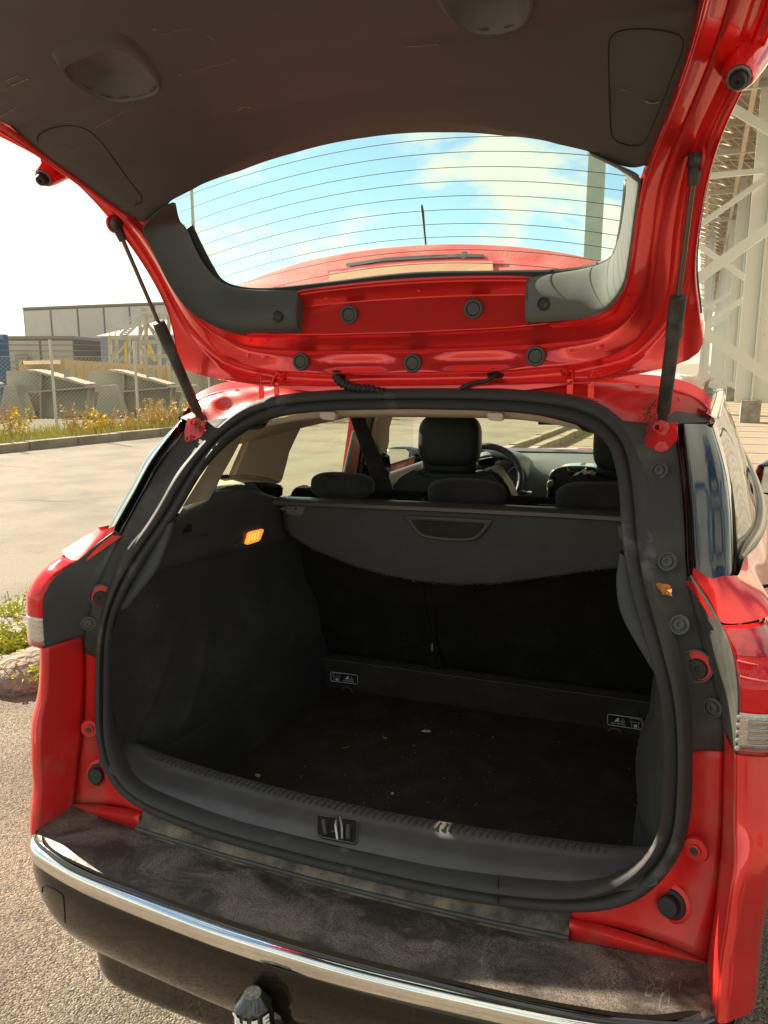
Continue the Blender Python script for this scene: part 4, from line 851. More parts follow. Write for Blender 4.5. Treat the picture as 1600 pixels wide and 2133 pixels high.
# ---- side covers of the rear window
ie = [(.402, .094, 1.823), (.450, .170, 1.806), (.455, .200, 1.790), (.450, .222, 1.748), (.440, .252, 1.708), (.420, .290, 1.680), (.36, .318, 1.668), (.258, .346, 1.667)]
oe_ = [(.480, .104, 1.776), (.487, .109, 1.773), (.478, .137, 1.718), (.468, .173, 1.657), (.452, .222, 1.610), (.404, .290, 1.576), (.33, .325, 1.573), (.258, .346, 1.573)]
COVm = mat('sunlit_cover_cloth', (.12, .12, .112), .8, bump=.8, bscale=1500, sheen=.2)  # lighter copy for the right cover: sunlight is put into its colour
def side_cover(s):
    R0 = S(ie, s); R4 = S(oe_, s)
    rr = []
    for t, o in ((0, .012), (.04, 0), (.3, -.012), (.6, -.018), (.86, -.014), (.97, -.004), (1, .006)):
        rr.append([tuple(a[j]*(1-t)+b[j]*t+(o if j == 1 else 0) for j in range(3)) for a, b in zip(R0, R4)])
    rr.append([tuple(a[j]*(-.05)+b[j]*1.05+(.034 if j == 1 else 0) for j in range(3)) for a, b in zip(R0, R4)])
    c = grid('window_side_cover', rr, COVm if s > 0 else TRIM2, tail, k=6, across=4, thick=.002)  # right side takes the sunlit tone, left the darker plastic
    e = rr; prism('cover_end', [(s*.258, .344, 1.668), (s*.258, .326, 1.62), (s*.258, .342, 1.571), (s*.258, .352, 1.566), (s*.258, .385, 1.566), (s*.258, .385, 1.668)], (s*.004, 0, 0), TRIM2, c)
    bpy.context.view_layer.update(); _dg = bpy.context.evaluated_depsgraph_get(); ok_, l_, n_, _i = c.evaluated_get(_dg).ray_cast(Vector((s*.298, -1, 1.606)), Vector((0, 1, 0)))
    p = (s*.298, (l_.y-.0028) if ok_ else .32, 1.606)
    lathe('screw_hole', [(.0125, -.0015), (.0115, -.0005), (.0105, .006), (.0098, .014), (0, .014)], p, (0, 1, -.05), GLB, c, 24)
    lathe('screw_disc', [(.0108, -.0002), (0, -.0002)], p, (0, 1, -.05), RUBW, c, 24)
    lathe('screw', [(.0058, .0), (.005, -.0012), (.0028, -.0012), (.0025, -.0006), (0, -.0006)], (p[0]+.001, p[1], p[2]-.002), (0, 1, -.05), STRUT, c, 16)
both(side_cover)
# ---- plugs
for x, y, z in ((-.143, .3585, 1.606), (.143, .3585, 1.606), (-.273, .366, 1.506), (.273, .366, 1.506), (0, .3755, 1.497)):
    lathe('grommet', [(.0215, .004), (.0212, 0), (.0195, -.003), (.0150, -.0035), (.0138, -.001), (.0132, .0005), (.0128, -.0018), (.010, -.0022), (0, -.0022)], (x, y, z), (0, 1, 0), PLA, tail, 36)
for s in (-1, 1): lathe('plug', [(.0078, .003), (.0076, -.002), (.006, -.004), (.003, -.004), (.0025, -.002), (0, -.002)], (s*.519, .350, 1.523), (.25*s, 1, 0), PLA, tail, 20)
for x, z in ((-.20, 1.647), (.02, 1.652), (.21, 1.648), (-.36, 1.519), (-.40, 1.523), (.34, 1.516), (.40, 1.518)):
    y = .366-.12*x*x if z > 1.6 else .372-.20*x*x; lathe('weld_dimple', [(.0045, .002), (.004, -.001), (.002, -.0012), (.0015, .0002), (0, .0003)], (x, y, z), (0, 1, 0), RED, tail, 12)
# ---- hinges
def hinge(s):
    zt = 1.478; a, b = .334, .400; L = []
    P_ = [(a-.012, .392, zt), (a+.010, .392, zt), (a+.014, .390, zt-.004), (a+.018, .378, zt-.026), (b-.018, .378, zt-.026), (b-.014, .390, zt-.004), (b-.010, .392, zt), (b+.012, .392, zt)]
    P_ = [(s*x, y-.016, z) for x, y, z in P_]
    h = grid('hinge', [[(x, y-.002, z+.0) for x, y, z in P_], [(x, y-.002+.010, z-.002) for x, y, z in P_]], RED, tail, thick=.003)
    h.data.name = 'hinge'
    for x in (a+.010, b-.014): boxes('hinge_arm', [beam((s*x, .372, 1.458), (s*x, .372, 1.412), .004, .012)], RED, h)
    tube('hinge_pin', [(s*(a+.02), .368, 1.462), (s*(b-.02), .368, 1.462)], .0035, RED, h, 10)
    boxes('hinge_foot', [((s*(a+b)/2, .374, 1.412), (.075, .02, .005))], RED, h)
    for x in (a-.002, b+.002): lathe('hinge_bolt', [(.010, 0), (.010, .002), (.0068, .0025), (.0066, .009), (0, .0095)], (s*x, .376, zt-.004), (0, -.75, -.65), RED, h, 6)
both(hinge)
# ---- wiring boots
wb = []
pb = [U(700, 783, y=.385), U(708, 795, y=.372), U(722, 803, y=.366), U(742, 808, y=.364), U(775, 811, y=.366), U(800, 818, y=.37)]
pbd = crs(pb, 60); rr = [.0085+.0022*math.sin(i*1.35) for i in range(60)]
wbo = tube('wiring_boot', pbd, rr, RUBW, tail, 14)
lathe('boot_flange', [(.018, .0), (.017, -.003), (.010, -.005)], U(706, 780, y=.388), (0, .6, .8), RUBW, wbo, 24)
hs = tube('washer_hose', crs([U(1035, 779, y=.388), U(1025, 786, y=.375), U(1010, 794, y=.37), (U(985, 798, y=.37)), U(965, 806, y=.37), U(955, 815, y=.372)], 30), .0045, RUBW, tail, 10)
lathe('hose_grommet', [(.019, .0), (.018, -.003), (.007, -.005)], U(1032, 778, y=.392), (0, .6, .8), RUBW, hs, 24)
# ---- gas struts
def strut(s):
    a, b, c = Vector((s*.526, .322, 1.366)), Vector((s*.548, .212, 1.600)), Vector((s*.566, .120, 1.798))
    st = tube('gas_strut', [a+(b-a)*.10, a+(b-a)*.13, a+(b-a)*.985, b], [.0085, .0125, .0125, .0115], STRUT, car, 18)
    tube('dust_sleeve', [a+(b-a)*.72, a+(b-a)*.722, b, b+(c-b)*.005], [.0125, .0145, .0145, .0125], STRUT, st, 18)
    tube('rod', [b, c-(c-b)*.05], .0045, ROD, st, 12)
    tube('upper_end', [c-(c-b)*.16, c-(c-b)*.02, c+(c-b)*.03], [.0085, .0115, .0085], STRUT, st, 14)
    lathe('upper_socket', [(.013, -.010), (.0135, .006), (.010, .011), (0, .012)], c, (-s, -.2, .1), STRUT, st, 18)
    lathe('lower_socket', [(.012, -.010), (.013, .006), (.010, .010), (0, .011)], a, (-.4*s, -1, .1), STRUT, st, 18)
    tube('lower_end', [a, a+(b-a)*.07, a+(b-a)*.11], [.010, .0095, .0085], STRUT, st, 14)
    lathe('stud_plate', [(.019, 0), (.018, .004), (.008, .005)], c+Vector((s*.010, .004, .002)), (-s, -.2, 0), RED_D, st, 18)
both(strut)
# ---- side bump stops of the tailgate
def stop(s):
    o = Vector((s*.617, -.016, 1.868)); ax = Vector((-.10*s, -.80, -.60)).normalized()
    b = lathe('bump_horn', [(.036, .085), (.030, .05), (.024, .02), (.0195, .004), (.0172, 0), (.015, .004)], o, -ax, RED, tail, 26)
    lathe('stop_collar', [(.0165, -.004), (.0165, .002), (.0148, .004), (.0124, .003), (.011, -.006)], o, ax, mat('grey_clip_plastic', (.22, .19, .16), .5) if s < 0 else bpy.data.materials['grey_clip_plastic'], b, 10)
    for k in range(5):
        a = k*1.257; lathe
    lathe('rubber_stop', [(.0118, -.004), (.011, .011), (.0095, .0145), (.003, .0148), (.002, .012), (0, .012)], o, ax, RUBW, b, 24)
both(stop)
# ---- large trim panel
es = C1[:5]
V5 = crs_idx(es[::-1], 26)          # from the apex to beyond the frame
arch = [(.0, .146), (.15, .142), (.263, .129), (.335, .103), (.402, .094), (.488, .109)]
def archy(x): return interp(abs(x), [a for a, _ in arch], [b for _, b in arch])
rws = []
nv = len(V5)
us = np.linspace(-1, 1, 161)
for i, e in enumerate(V5):
    v = i/(nv-1); row = []
    for u in us:
        x = u*e[0]; y = e[1]+(archy(x*.488/e[0])-.109)*(1-v)**2; z = trimZ(x, y)+.018*abs(u)**26
        row.append((x, y, z))
    rws.append(row)
tp = grid('trim_panel', rws, TRIM, tail, thick=0)
tp_edge = [[(p[0], p[1]+.0, p[2]) for p in rws[0]], [(p[0]*1.0, p[1]+.004, p[2]+.004) for p in rws[0]], [(p[0]*1.0, p[1]+.012, p[2]+.030) for p in rws[0]]]
grid('trim_edge', tp_edge, TRIM, tail)
for s in (-1, 1):
    ed = [r[0 if s < 0 else -1] for r in rws]
    grid('trim_edge', [ed, [(p[0]+s*.003, p[1], p[2]+.006) for p in ed], [(p[0]+s*.004, p[1]+.004, p[2]+.02) for p in ed]], TRIM, tail)
# backing so no light leaks between trim and skin
grid('outer_skin', [[(x*1.12, y, z+.085) for x, y, z in r[::16]] for r in rws[::13]], RED, tail, thick=.002)
# seam outlines of the two access panels
gm = mat('panel_seam', (.010, .009, .009), .8)
LP = [(80, 298), (77, 288), (86, 277), (108, 267), (140, 261), (168, 265), (190, 276), (212, 297), (236, 330), (262, 366), (282, 392), (294, 408), (295, 420), (280, 428)]
RP = [(1268, 100), (1270, 82), (1282, 68), (1305, 61), (1350, 60), (1395, 66), (1415, 74), (1424, 88), (1418, 115), (1400, 160), (1375, 225), (1350, 283), (1340, 298), (1325, 304), (1300, 300), (1278, 288), (1272, 260), (1269, 180), (1268, 100)]
for Lp in (LP, RP):
    pth = crs([tuple(Vector(U(a, b, f=ftrim))+Vector((0, 0, -.0002))) for a, b in Lp], 70); tube('access_seam', pth, .0009, gm, tp, 5)
# grab recesses
def inpoly(x, y, P):
    c = False
    for i in range(len(P)):
        a, b = P[i], P[i-1]
        if (a[1] > y) != (b[1] > y) and x < (b[0]-a[0])*(y-a[1])/(b[1]-a[1]+1e-12)+a[0]: c = not c
    return c
def pocket(outer_, inner_, nm):
    PP = [U(a, b, f=ftrim)[:2] for a, b in outer_]; cx0 = sum(p[0] for p in PP)/len(PP); cy0 = sum(p[1] for p in PP)/len(PP); PP = [(cx0+(p[0]-cx0)*.93, cy0+(p[1]-cy0)*.93) for p in PP]; _c = lambda f: f.calc_center_median()
    bm = bmesh.new(); bm.from_mesh(tp.data); kill = [f for f in bm.faces if inpoly(_c(f).x, _c(f).y, PP)]
    bmesh.ops.delete(bm, geom=kill, context='FACES'); bm.to_mesh(tp.data); bm.free()
    O_ = [Vector(U(a, b, f=ftrim)) for a, b in outer_]; I_ = [Vector(U(a, b, f=ftrim)) for a, b in inner_]
    O_ = O_+[O_[0]]; I_ = I_+[I_[0]]; O_ = [Vector(v) for v in crs(O_, 49)][:-1]; I_ = [Vector(v) for v in crs(I_, 49)][:-1]
    mid = [(a*.55+b*.45)-Vector((0, .0, .005)) for a, b in zip(O_, I_)]; m2 = [(a*.10+b*.90)-Vector((0, 0, .0045)) for a, b in zip(O_, I_)]
    ctr = sum(I_, Vector())/len(I_)
    deep = [b.lerp(ctr, .05)+Vector((0, .0, .016)) for b in I_]; d2 = [b.lerp(ctr, .25)+Vector((0, 0, .030)) for b in I_]; d3 = [ctr+Vector((0, 0, .034))]*len(I_)
    p = grid(nm, [[tuple(v) for v in r] for r in (O_, mid, m2)], TRIM, tp, closed=True, across=3)
    grid('recess_floor', [[tuple(v) for v in r] for r in (m2, deep, d2, d3)], mat('recess_plastic', (.15, .15, .145), .5) if 'recess_plastic' not in bpy.data.materials else bpy.data.materials['recess_plastic'], tp, closed=True)
pocket([(108, 115), (115, 100), (160, 82), (215, 68), (250, 68), (285, 88), (318, 128), (334, 160), (332, 184), (315, 197), (275, 207), (240, 209), (200, 199), (150, 168), (125, 140)],
       [(136, 142), (140, 134), (170, 120), (215, 104), (248, 101), (275, 113), (305, 140), (326, 170), (326, 185), (310, 195), (272, 204), (240, 206), (205, 197), (160, 170), (140, 152)], 'grab_recess')
pocket([(905, -8), (900, -60), (950, -85), (1060, -80), (1118, -50), (1118, -5), (1108, 32), (1085, 55), (1040, 67), (995, 68), (955, 56), (930, 32)],
       [(935, 5), (935, -35), (970, -60), (1050, -58), (1096, -38), (1100, -5), (1096, 28), (1078, 50), (1040, 62), (998, 63), (965, 50), (945, 28)], 'grab_recess')
# pale scuffs on the trim (hair-thin raised threads of dried dirt)
SCF = mat('pale_scuff', (.34, .26, .21), .9)
def scuff(L, r=.0008): tube('scuff_mark', crs([tuple(Vector(U(a, b, f=ftrim))+Vector((0, 0, -.0004))) for a, b in L], 24), [r*random.uniform(.4, 1.3) for _ in range(24)], SCF, tp, 4, flat=.4)
for L, r in (([(276, 228), (255, 234), (230, 248), (212, 258), (197, 267)], .0009), ([(10, 168), (38, 157)], .0014), ([(24, 178), (60, 163)], .002), ([(5, 187), (14, 184)], .001), ([(340, 72), (355, 68), (375, 62), (400, 58)], .0006), ([(402, 148), (440, 138), (470, 132), (492, 122)], .0009), ([(372, 156), (376, 154)], .0014), ([(497, 229), (508, 222), (523, 224)], .0022), ([(845, 97), (880, 95), (910, 92)], .0012), ([(1292, 186), (1308, 188)], .0014), ([(1344, 210), (1358, 215), (1373, 212)], .0022), ([(319, 60), (326, 62)], .0016), ([(0, 243), (35, 222)], .0008), ([(145, 316), (160, 312)], .0012), ([(428, 70), (448, 86)], .0005)): scuff(L, r)
# ---- roof spoiler seen through the glass, with its lamp
tip_px = [(455, 612), (480, 600), (520, 583), (560, 568), (620, 549), (700, 532), (800, 518), (900, 511), (1000, 511), (1100, 518), (1200, 533), (1285, 556)]
tip = [U(a, b, y=.60-.30*U(a, b, y=.55)[0]**2) for a, b in tip_px]
base_ = [(p[0]*.97, gy(p[0], 1.66)+.018, 1.655-.05*p[0]**2) for p in tip]
midp = [tuple((np.array(a)+np.array(b))/2+np.array([0, .004, -.006])) for a, b in zip(tip, base_)]
spo = grid('roof_spoiler', [base_, midp, tip, [(p[0], p[1]+.012, p[2]-.008) for p in tip]], SPOIL, tail, n=50, across=4, thick=.006)
def onsp(px, t0=.0):  # point a fraction below the tip edge, on the spoiler face
    return None
def spf(p):
    x = p[0]; yb, zb = gy(x, 1.66)+.018, 1.655-.05*x*x; k_ = interp(x, [q[0] for q in tip], list(range(len(tip)))); i = min(int(k_), len(tip)-2); f = k_-i
    yt = tip[i][1]*(1-f)+tip[i+1][1]*f; zt = tip[i][2]*(1-f)+tip[i+1][2]*f
    return (p[2]-zb)*(yt-yb)-(p[1]-yb)*(zt-zb)
def plate(nm, L, m, o, parent):
    q = [Vector(U(a, b, f=spf)) for a, b in L]; prism(nm, [v+Vector((0, -o, -o*.6)) for v in q], (0, o*.9, o*.5), m, parent)
plate('brake_lamp', [(688, 566), (750, 557), (850, 548), (950, 544), (1026, 544), (1030, 590), (850, 600), (683, 608)], mat('dusty_lamp_cover', (.46, .20, .13), .5, col2=(.38, .26, .13), vscale=12, bump=.2, bscale=200), .004, spo)
plate('lamp_top_edge', [(684, 563), (750, 553), (850, 544), (950, 540), (1050, 541), (1050, 545), (950, 544), (850, 548), (750, 557), (688, 568)], RED, .007, spo)
plate('spoiler_slot', [(722, 548), (800, 536), (900, 530), (962, 528), (1008, 529), (1010, 533), (960, 533), (900, 535), (800, 541), (724, 553)], STRUT, .005, spo)
plate('washer_jet', [(964, 522), (971, 522), (973, 533), (964, 533)], STRUT, .012, spo)
# roof antenna
at = U(878, 428, y=.95); ab = U(890, 540, y=.85)
ant = tube('roof_aerial', [ab, tuple((Vector(ab)*.5+Vector(at)*.5)), tuple(Vector(ab)*.12+Vector(at)*.88), at], [.003, .0036, .0058, .004], RUBW, car, 10)
lathe('aerial_base', [(.03, 0), (.022, .02), (.01, .04)], (ab[0], ab[1], 1.45), (0, 0, 1), RUBW, ant, 16); tube('aerial_root', [(ab[0], ab[1], 1.47), ab], .003, RUBW, ant, 8)

# ================================================================== BUMPER
po = [(.661, -.176, .545), (.640, -.196, .547), (.597, -.214, .549), (.497, -.242, .550), (.369, -.256, .550), (.15, -.267, .550), (0, -.270, .550)]
pi = [(.653, -.055, .549), (.600, -.072, .551), (.520, -.090, .553), (.437, -.104, .555), (.30, -.120, .556), (.15, -.134, .556), (0, -.135, .556)]
def fullc(c): return [(-p[0], p[1], p[2]) for p in c]+c[-2::-1]
pm = [[tuple(a[j]*(1-t)+b[j]*t+(h if j == 2 else 0) for j in range(3)) for a, b in zip(pi, po)] for t, h in ((0, 0), (.02, .002), (.3, .004), (.7, .004), (.93, .001), (1, -.004))]
bump = grid('bumper', [fullc(r) for r in pm], PAD, car, k=8, across=4)
def offp(c, o, z=None, dz=0): return [(p[0]*(1+o*.4), p[1]-o*(1 if abs(p[0]) < .62 else .6), (z if z is not None else p[2]+dz)) for p in c]
pln = [(.750, .40, .5), (.722, .12, .5), (.708, -.02, .5), (.694, -.10, .5), (.672, -.166, .5), (.632, -.205, .5), (.560, -.237, .5), (.44, -.258, .5), (.30, -.271, .5), (.15, -.281, .5), (0, -.284, .5)]
po2 = crs(po, 30); 
grid('bumper_lip', [fullc(offp(po, 0)), fullc(offp(po, .003, dz=-.001)), fullc(offp(po, .006, dz=-.0045)), fullc(offp(po, .006, dz=-.012)), fullc(offp(po, .004, dz=-.016))], GLB, bump, k=8, across=2)
chp = [(.656, -.186, 0), (.632, -.207, 0), (.597, -.222, 0), (.497, -.246, 0), (.369, -.262, 0), (.15, -.279, 0), (0, -.282, 0)]
chr_prof = [(-.006, .543), (.000, .5425), (.006, .539), (.009, .532), (.010, .523), (.009, .513), (.005, .507), (-.004, .505)]
grid('chrome_strip', [fullc([(p[0]+(o*.6 if i < 3 else 0), p[1]-o, z-(.004 if i == 0 else 0)) for i, p in enumerate(chp)]) for o, z in chr_prof], CHR, bump, k=8, across=3)
face = []
for o, z in ((-.012, .556), (-.004, .530), (-.002, .510), (.002, .500), (.006, .475), (.004, .44), (-.002, .405), (-.014, .372), (-.030, .346), (-.050, .330), (-.085, .322)):
    zz = z
    face.append(fullc([(p[0]+o*(1. if i < 5 else .8 if i < 6 else .3), p[1]-(o if i > 3 else 0), (zz if (i > 4 or z < .51) else z-.02-.004*(4-i))) for i, p in enumerate(pln)]))
grid('bumper_face', face, BUMPM, bump, k=7, across=3)
lowp = [(.545, .10), (.545, -.08), (.538, -.155), (.515, -.185), (.44, -.20), (.25, -.208), (0, -.212)]
low_ = [[(x+o, y-o, z) for x, y in lowp] for o, z in ((.010, .345), (.004, .322), (0, .315), (-.002, .27), (-.008, .235), (-.03, .215), (-.08, .212))]
grid('lower_valance', [[(-p[0], p[1], p[2]) for p in r]+r[-2::-1] for r in low_], BUMPM, bump, k=6, across=3)
# tow-eye cover outline
def onface(px, py):
    d = ray_k(px, py)
    best = None
    P_ = np.array([p for r in face for p in r]); t = ((P_-EYE)@d)/(d@d); e = np.linalg.norm(P_-EYE-np.outer(t, d), axis=1)
    # nearest facet: interpolate depth from the closest vertices
    i = np.argsort(e+np.where(t < 0, 9, 0)+0*e)[:3]; tt = np.average(t[i], weights=1/(e[i]+1e-4)); return tuple(EYE+d*tt)
deps = bpy.context.evaluated_depsgraph_get()
bpy.context.view_layer.update()
fo = [c for c in bump.children if c.name.startswith('bumper_face')][0]
def cast(o, px, py, lift=.0008):
    d = Vector(ray_k(px, py).tolist()).normalized(); ok, loc, nrm, _ = o.ray_cast(Vector(EYE.tolist()), d)
    if not ok: return None
    if nrm.dot(d) > 0: nrm = -nrm
    return loc+nrm*lift
sm = [q for q in (cast(fo, a, b) for a, b in [(88, 1858), (89, 1850), (93, 1845), (102, 1847), (118, 1855), (130, 1864), (133, 1876), (135, 1900), (136, 1922)]) if q]
if len(sm) > 3: tube('tow_eye_seam', crs(sm, 40), .0011, RUBW, bump, 5)
# sill cover between bumper top and seal
sc_ = []
for y, z in ((-.098, .606), (-.113, .594), (-.127, .580), (-.134, .573), (-.137, .566), (-.137, .556)):
    sc_.append([(x, y+.085*x*x*.9, z+.02*x*x*.3) for x in np.linspace(-.4375, .4375, 41)])
SILLD = mat('dusty_sill_cover', (.035, .028, .024), .6, col2=(.20, .155, .11), vscale=16, vpos=(.38, .60), bump=.3, bscale=200, roughvar=.2)
grid('sill_cover', sc_, SILLD, car, across=3, thick=.002, sharp=50)
tube('sill_cover_ridge', [(x, -.139+.077*x*x, .568+.006*x*x) for x in np.linspace(-.4375, .4375, 41)], .0042, PLA, car, 10)
# tow ball under its ribbed cap
tb_ = Vector(U(526, 2068, z=.475))
tow = lathe('tow_ball_cap', [(0, .0), (.0155, .0), (.0170, -.0015), (.0285, -.017), (.0312, -.019), (.0335, -.050), (.034, -.075), (.032, -.078), (.028, -.078)], tb_, (0, 0, 1), mat('glossy_cap_plastic', (.012, .012, .013), .16, 0, 1., .08, bump=.03, bscale=60), car, 14)
lathe('worn_cap_top', [(0, .0006), (.0145, .0006), (.0150, 0)], tb_, (0, 0, 1), mat('scratched_cap_top', (.12, .11, .10), .5, col2=(.38, .34, .28), vscale=160, vpos=(.4, .6)), tow, 24)
WHT = mat('white_print', (.88, .86, .82), .6)
for i, ch in enumerate('THULE'):
    a = rad(-118+i*24); rr_ = .0336; o = tb_+Vector((math.cos(a)*rr_, math.sin(a)*rr_, -.034)); xd = (-math.sin(a), math.cos(a), 0)
    text('cap_lettering', ch, .026, WHT, tow, o, xd, (0, 0, 1), .0004, .0012)
tube('tow_neck', [tb_+Vector((0, 0, -.07)), tb_+Vector((0, 0, -.13)), tb_+Vector((0, .02, -.19)), tb_+Vector((0, .10, -.22)), tb_+Vector((0, .30, -.22))], [.016, .018, .019, .02, .02], PLA, tow, 14)

# ================================================================== BOOT
fl_ = [[(x, y, .450+.004*noise.noise(Vector((x*5, y*5, 1)))) for x in np.linspace(-.53, .53, 40)] for y in np.linspace(-.01, .885, 30)]
floor = grid('boot_floor', fl_, CARP, car)
grid('floor_step', [[(x, .883, .449) for x in (-.54, 0, .54)], [(x, .888, .47) for x in (-.54, 0, .54)], [(x, .897, .540) for x in (-.54, 0, .54)], [(x, .901, .5435) for x in (-.54, 0, .54)], [(x, .925, .552) for x in (-.54, 0, .54)], [(x, .96, .545) for x in (-.54, 0, .54)]], CARP, car, n=20, across=3)
tube('step_stitching', [(x, .8975, .5425) for x in np.linspace(-.52, .52, 30)], .0007, mat('grey_thread', (.16, .15, .14), .9), car, 4)
# rear seat backs (split) leaning back towards the boot
xs_ = U(905, 1385, y=.915)[0]
def seatback(x0, x1):
    R = []
    for y, z in ((.985, .50), (.932, .555), (.917, .60), (.86, .80), (.815, .98), (.795, 1.07), (.798, 1.105), (.83, 1.122), (.90, 1.118), (.95, 1.09)):
        R.append([(x0, y+.02, z), (x0+.006, y+.004, z), (x0+.015, y, z), ((x0+x1)/2, y-.006, z), (x1-.015, y, z), (x1-.006, y+.004, z), (x1, y+.02, z)])
    return grid('rear_seat_back', R, SEATB, car, across=3)
sbk = seatback(-.565, xs_-.004); seatback(xs_+.004, .565)
boxes('seat_gap_filler', [beam((xs_, .985, .45), (xs_, .86, 1.08), .10, .03)], SEATB, car)  # added filler that blocks the bright gap between the seat backs
b = [U(872, 1215, y=.86), U(884, 1290, y=.885), U(903, 1350, y=.90), U(912, 1384, y=.91)]
tube('centre_belt_strap', crs([tuple(Vector(p)+Vector((.012, -.012, 0))) for p in b], 20), .006, SEATB, car, 8, flat=.3, up=(0, 1, 0))
p = U(903, 1345, y=.895); q_ = tube('strap_buckle', [(p[0], p[1]-.01, p[2]+.012), (p[0], p[1]-.012, p[2]-.012)], .0055, STEEL, car, 8)
for z_, c in ((.02, (.0)), ): pass
# mesh patches on the seat top
def patch(px0, px1, py): 
    a, b2 = U(px0, py, y=.79), U(px1, py, y=.79); L = []; nx = int((b2[0]-a[0])/.006)
    for i in range(nx):
        for j in range(3): L.append(((a[0]+i*.006+(.003 if j % 2 else 0), .793, a[2]-.008+j*.006), (.003, .003, .003)))
    boxes('cloth_mesh_patch', L, mat('light_cloth_dots', (.20, .19, .18), .8) if 'light_cloth_dots' not in bpy.data.materials else bpy.data.materials['light_cloth_dots'], car, kind='stuff')
patch(1122, 1180, 1054)
# load cover: cassette rail and hanging panel with its handle
fcv = lambda p: p[1]-(.662+(1.10-p[2])*.19)
top = [U(a, b, f=fcv) for a, b in [(592, 1050), (700, 1054), (820, 1059), (938, 1064), (1060, 1070), (1180, 1076), (1310, 1084)]]
botm = [U(a, b, f=fcv) for a, b in [(590, 1100), (612, 1120), (655, 1146), (720, 1172), (800, 1197), (880, 1212), (950, 1218), (1040, 1215), (1130, 1203), (1220, 1190), (1330, 1176), (1420, 1160)]]
zt_ = top[0][2]*.5+top[-1][2]*.5
def bz(x): return interp(x, [q[0] for q in botm], [q[2] for q in botm])
xsn = np.linspace(-.512, .512, 48)
def tz(x): return interp(x, [q[0] for q in top], [q[2] for q in top])
cvr = []
for t in (0, .02, .2, .5, .8, .97, 1): cvr.append([(x, .662+(1.10-(tz(x)*(1-t)+bz(x)*t))*.19+(.002 if t in (0, 1) else 0), tz(x)*(1-t)+bz(x)*t) for x in xsn])
cover = grid('load_cover', cvr, COVER, car, across=2, thick=.006, off=1)
rng2 = random.Random(2); V = []; F = []
for i in range(420):
    x = rng2.uniform(-.5, .46); z = bz(x)+rng2.gauss(0, .0012); y = .662+(1.10-z)*.19-.0035; r_ = rng2.uniform(.0005, .0013); bI = len(V); a = rng2.uniform(0, 3.14)
    V += [(x-r_*math.cos(a), y, z-r_*math.sin(a)), (x+r_, y, z), (x, y-.0006, z+r_)]; F.append((bI, bI+1, bI+2))
link('edge_fray', mesh_of('edge_fray', V, F, False), mat('pale_lint', (.38, .34, .30), .9), cover, kind='stuff')
rz = lambda x: tz(x)
rail = [[(x, .652-.004+oy, rz(x)+oz) for x in np.linspace(-.53, .53, 20)] for oy, oz in ((.012, -.002), (-.002, -.002), (-.006, .001), (-.006, .010), (-.002, .013), (.03, .016), (.06, .014))]
grid('cover_rail', rail, mat('rail_grey', (.10, .095, .09), .35, .3), cover, sharp=40)
lc = [U(a, b, f=fcv) for a, b in [(598, 1050), (639, 1047), (637, 1060), (634, 1070), (625, 1074), (598, 1068)]]
prism('end_clip', [Vector(v)+Vector((0, -.008, 0)) for v in lc], (0, .006, .001), mat('grey_clip', (.13, .13, .125), .4), cover, .001)
lathe('clip_hole', [(.0035, 0), (.003, -.001), (0, -.0005)], Vector(U(619, 1058, f=fcv))+Vector((0, -.0085, 0)), (0, 1, 0), GLB, cover, 12)
prism('clip_tongue', [Vector(U(a, b, f=fcv))+Vector((0, -.012, 0)) for a, b in [(586, 1058), (598, 1054), (598, 1061), (587, 1060)]], (0, .004, 0), bpy.data.materials['grey_clip'], cover)
prism('end_clip', [Vector(U(a, b, f=fcv))+Vector((0, -.008, 0)) for a, b in [(1288, 1094), (1330, 1096), (1330, 1126), (1300, 1125), (1290, 1117)]], (0, .006, .001), bpy.data.materials['grey_clip'], cover, .001)
ho = [(843, 1076), (850, 1072), (1020, 1080), (1028, 1086), (1005, 1117), (985, 1127), (940, 1129), (895, 1122), (872, 1115)]
hi_ = [(862, 1087), (872, 1085), (1000, 1092), (1006, 1096), (992, 1112), (975, 1118), (940, 1118), (900, 1114), (880, 1108)]
HO = [Vector(v) for v in crs([U(a, b, f=fcv) for a, b in ho+ho[:1]], 61)[:-1]]; HI = [Vector(v) for v in crs([U(a, b, f=fcv) for a, b in hi_+hi_[:1]], 61)[:-1]]
HM = [(a+b)/2+Vector((0, -.009, 0)) for a, b in zip(HO, HI)]
h_ = grid('pull_handle', [[tuple(v) for v in r] for r in (HO, [a*.8+b*.2+Vector((0, -.008, 0)) for a, b in zip(HO, HI)], HM, [a*.15+b*.85+Vector((0, -.007, 0)) for a, b in zip(HO, HI)], [v+Vector((0, .004, 0)) for v in HI])], TRIM2, cover, closed=True, across=2)
prism('handle_recess', [v+Vector((0, -.0042, 0)) for v in HI], (0, .003, 0), CARP, cover)
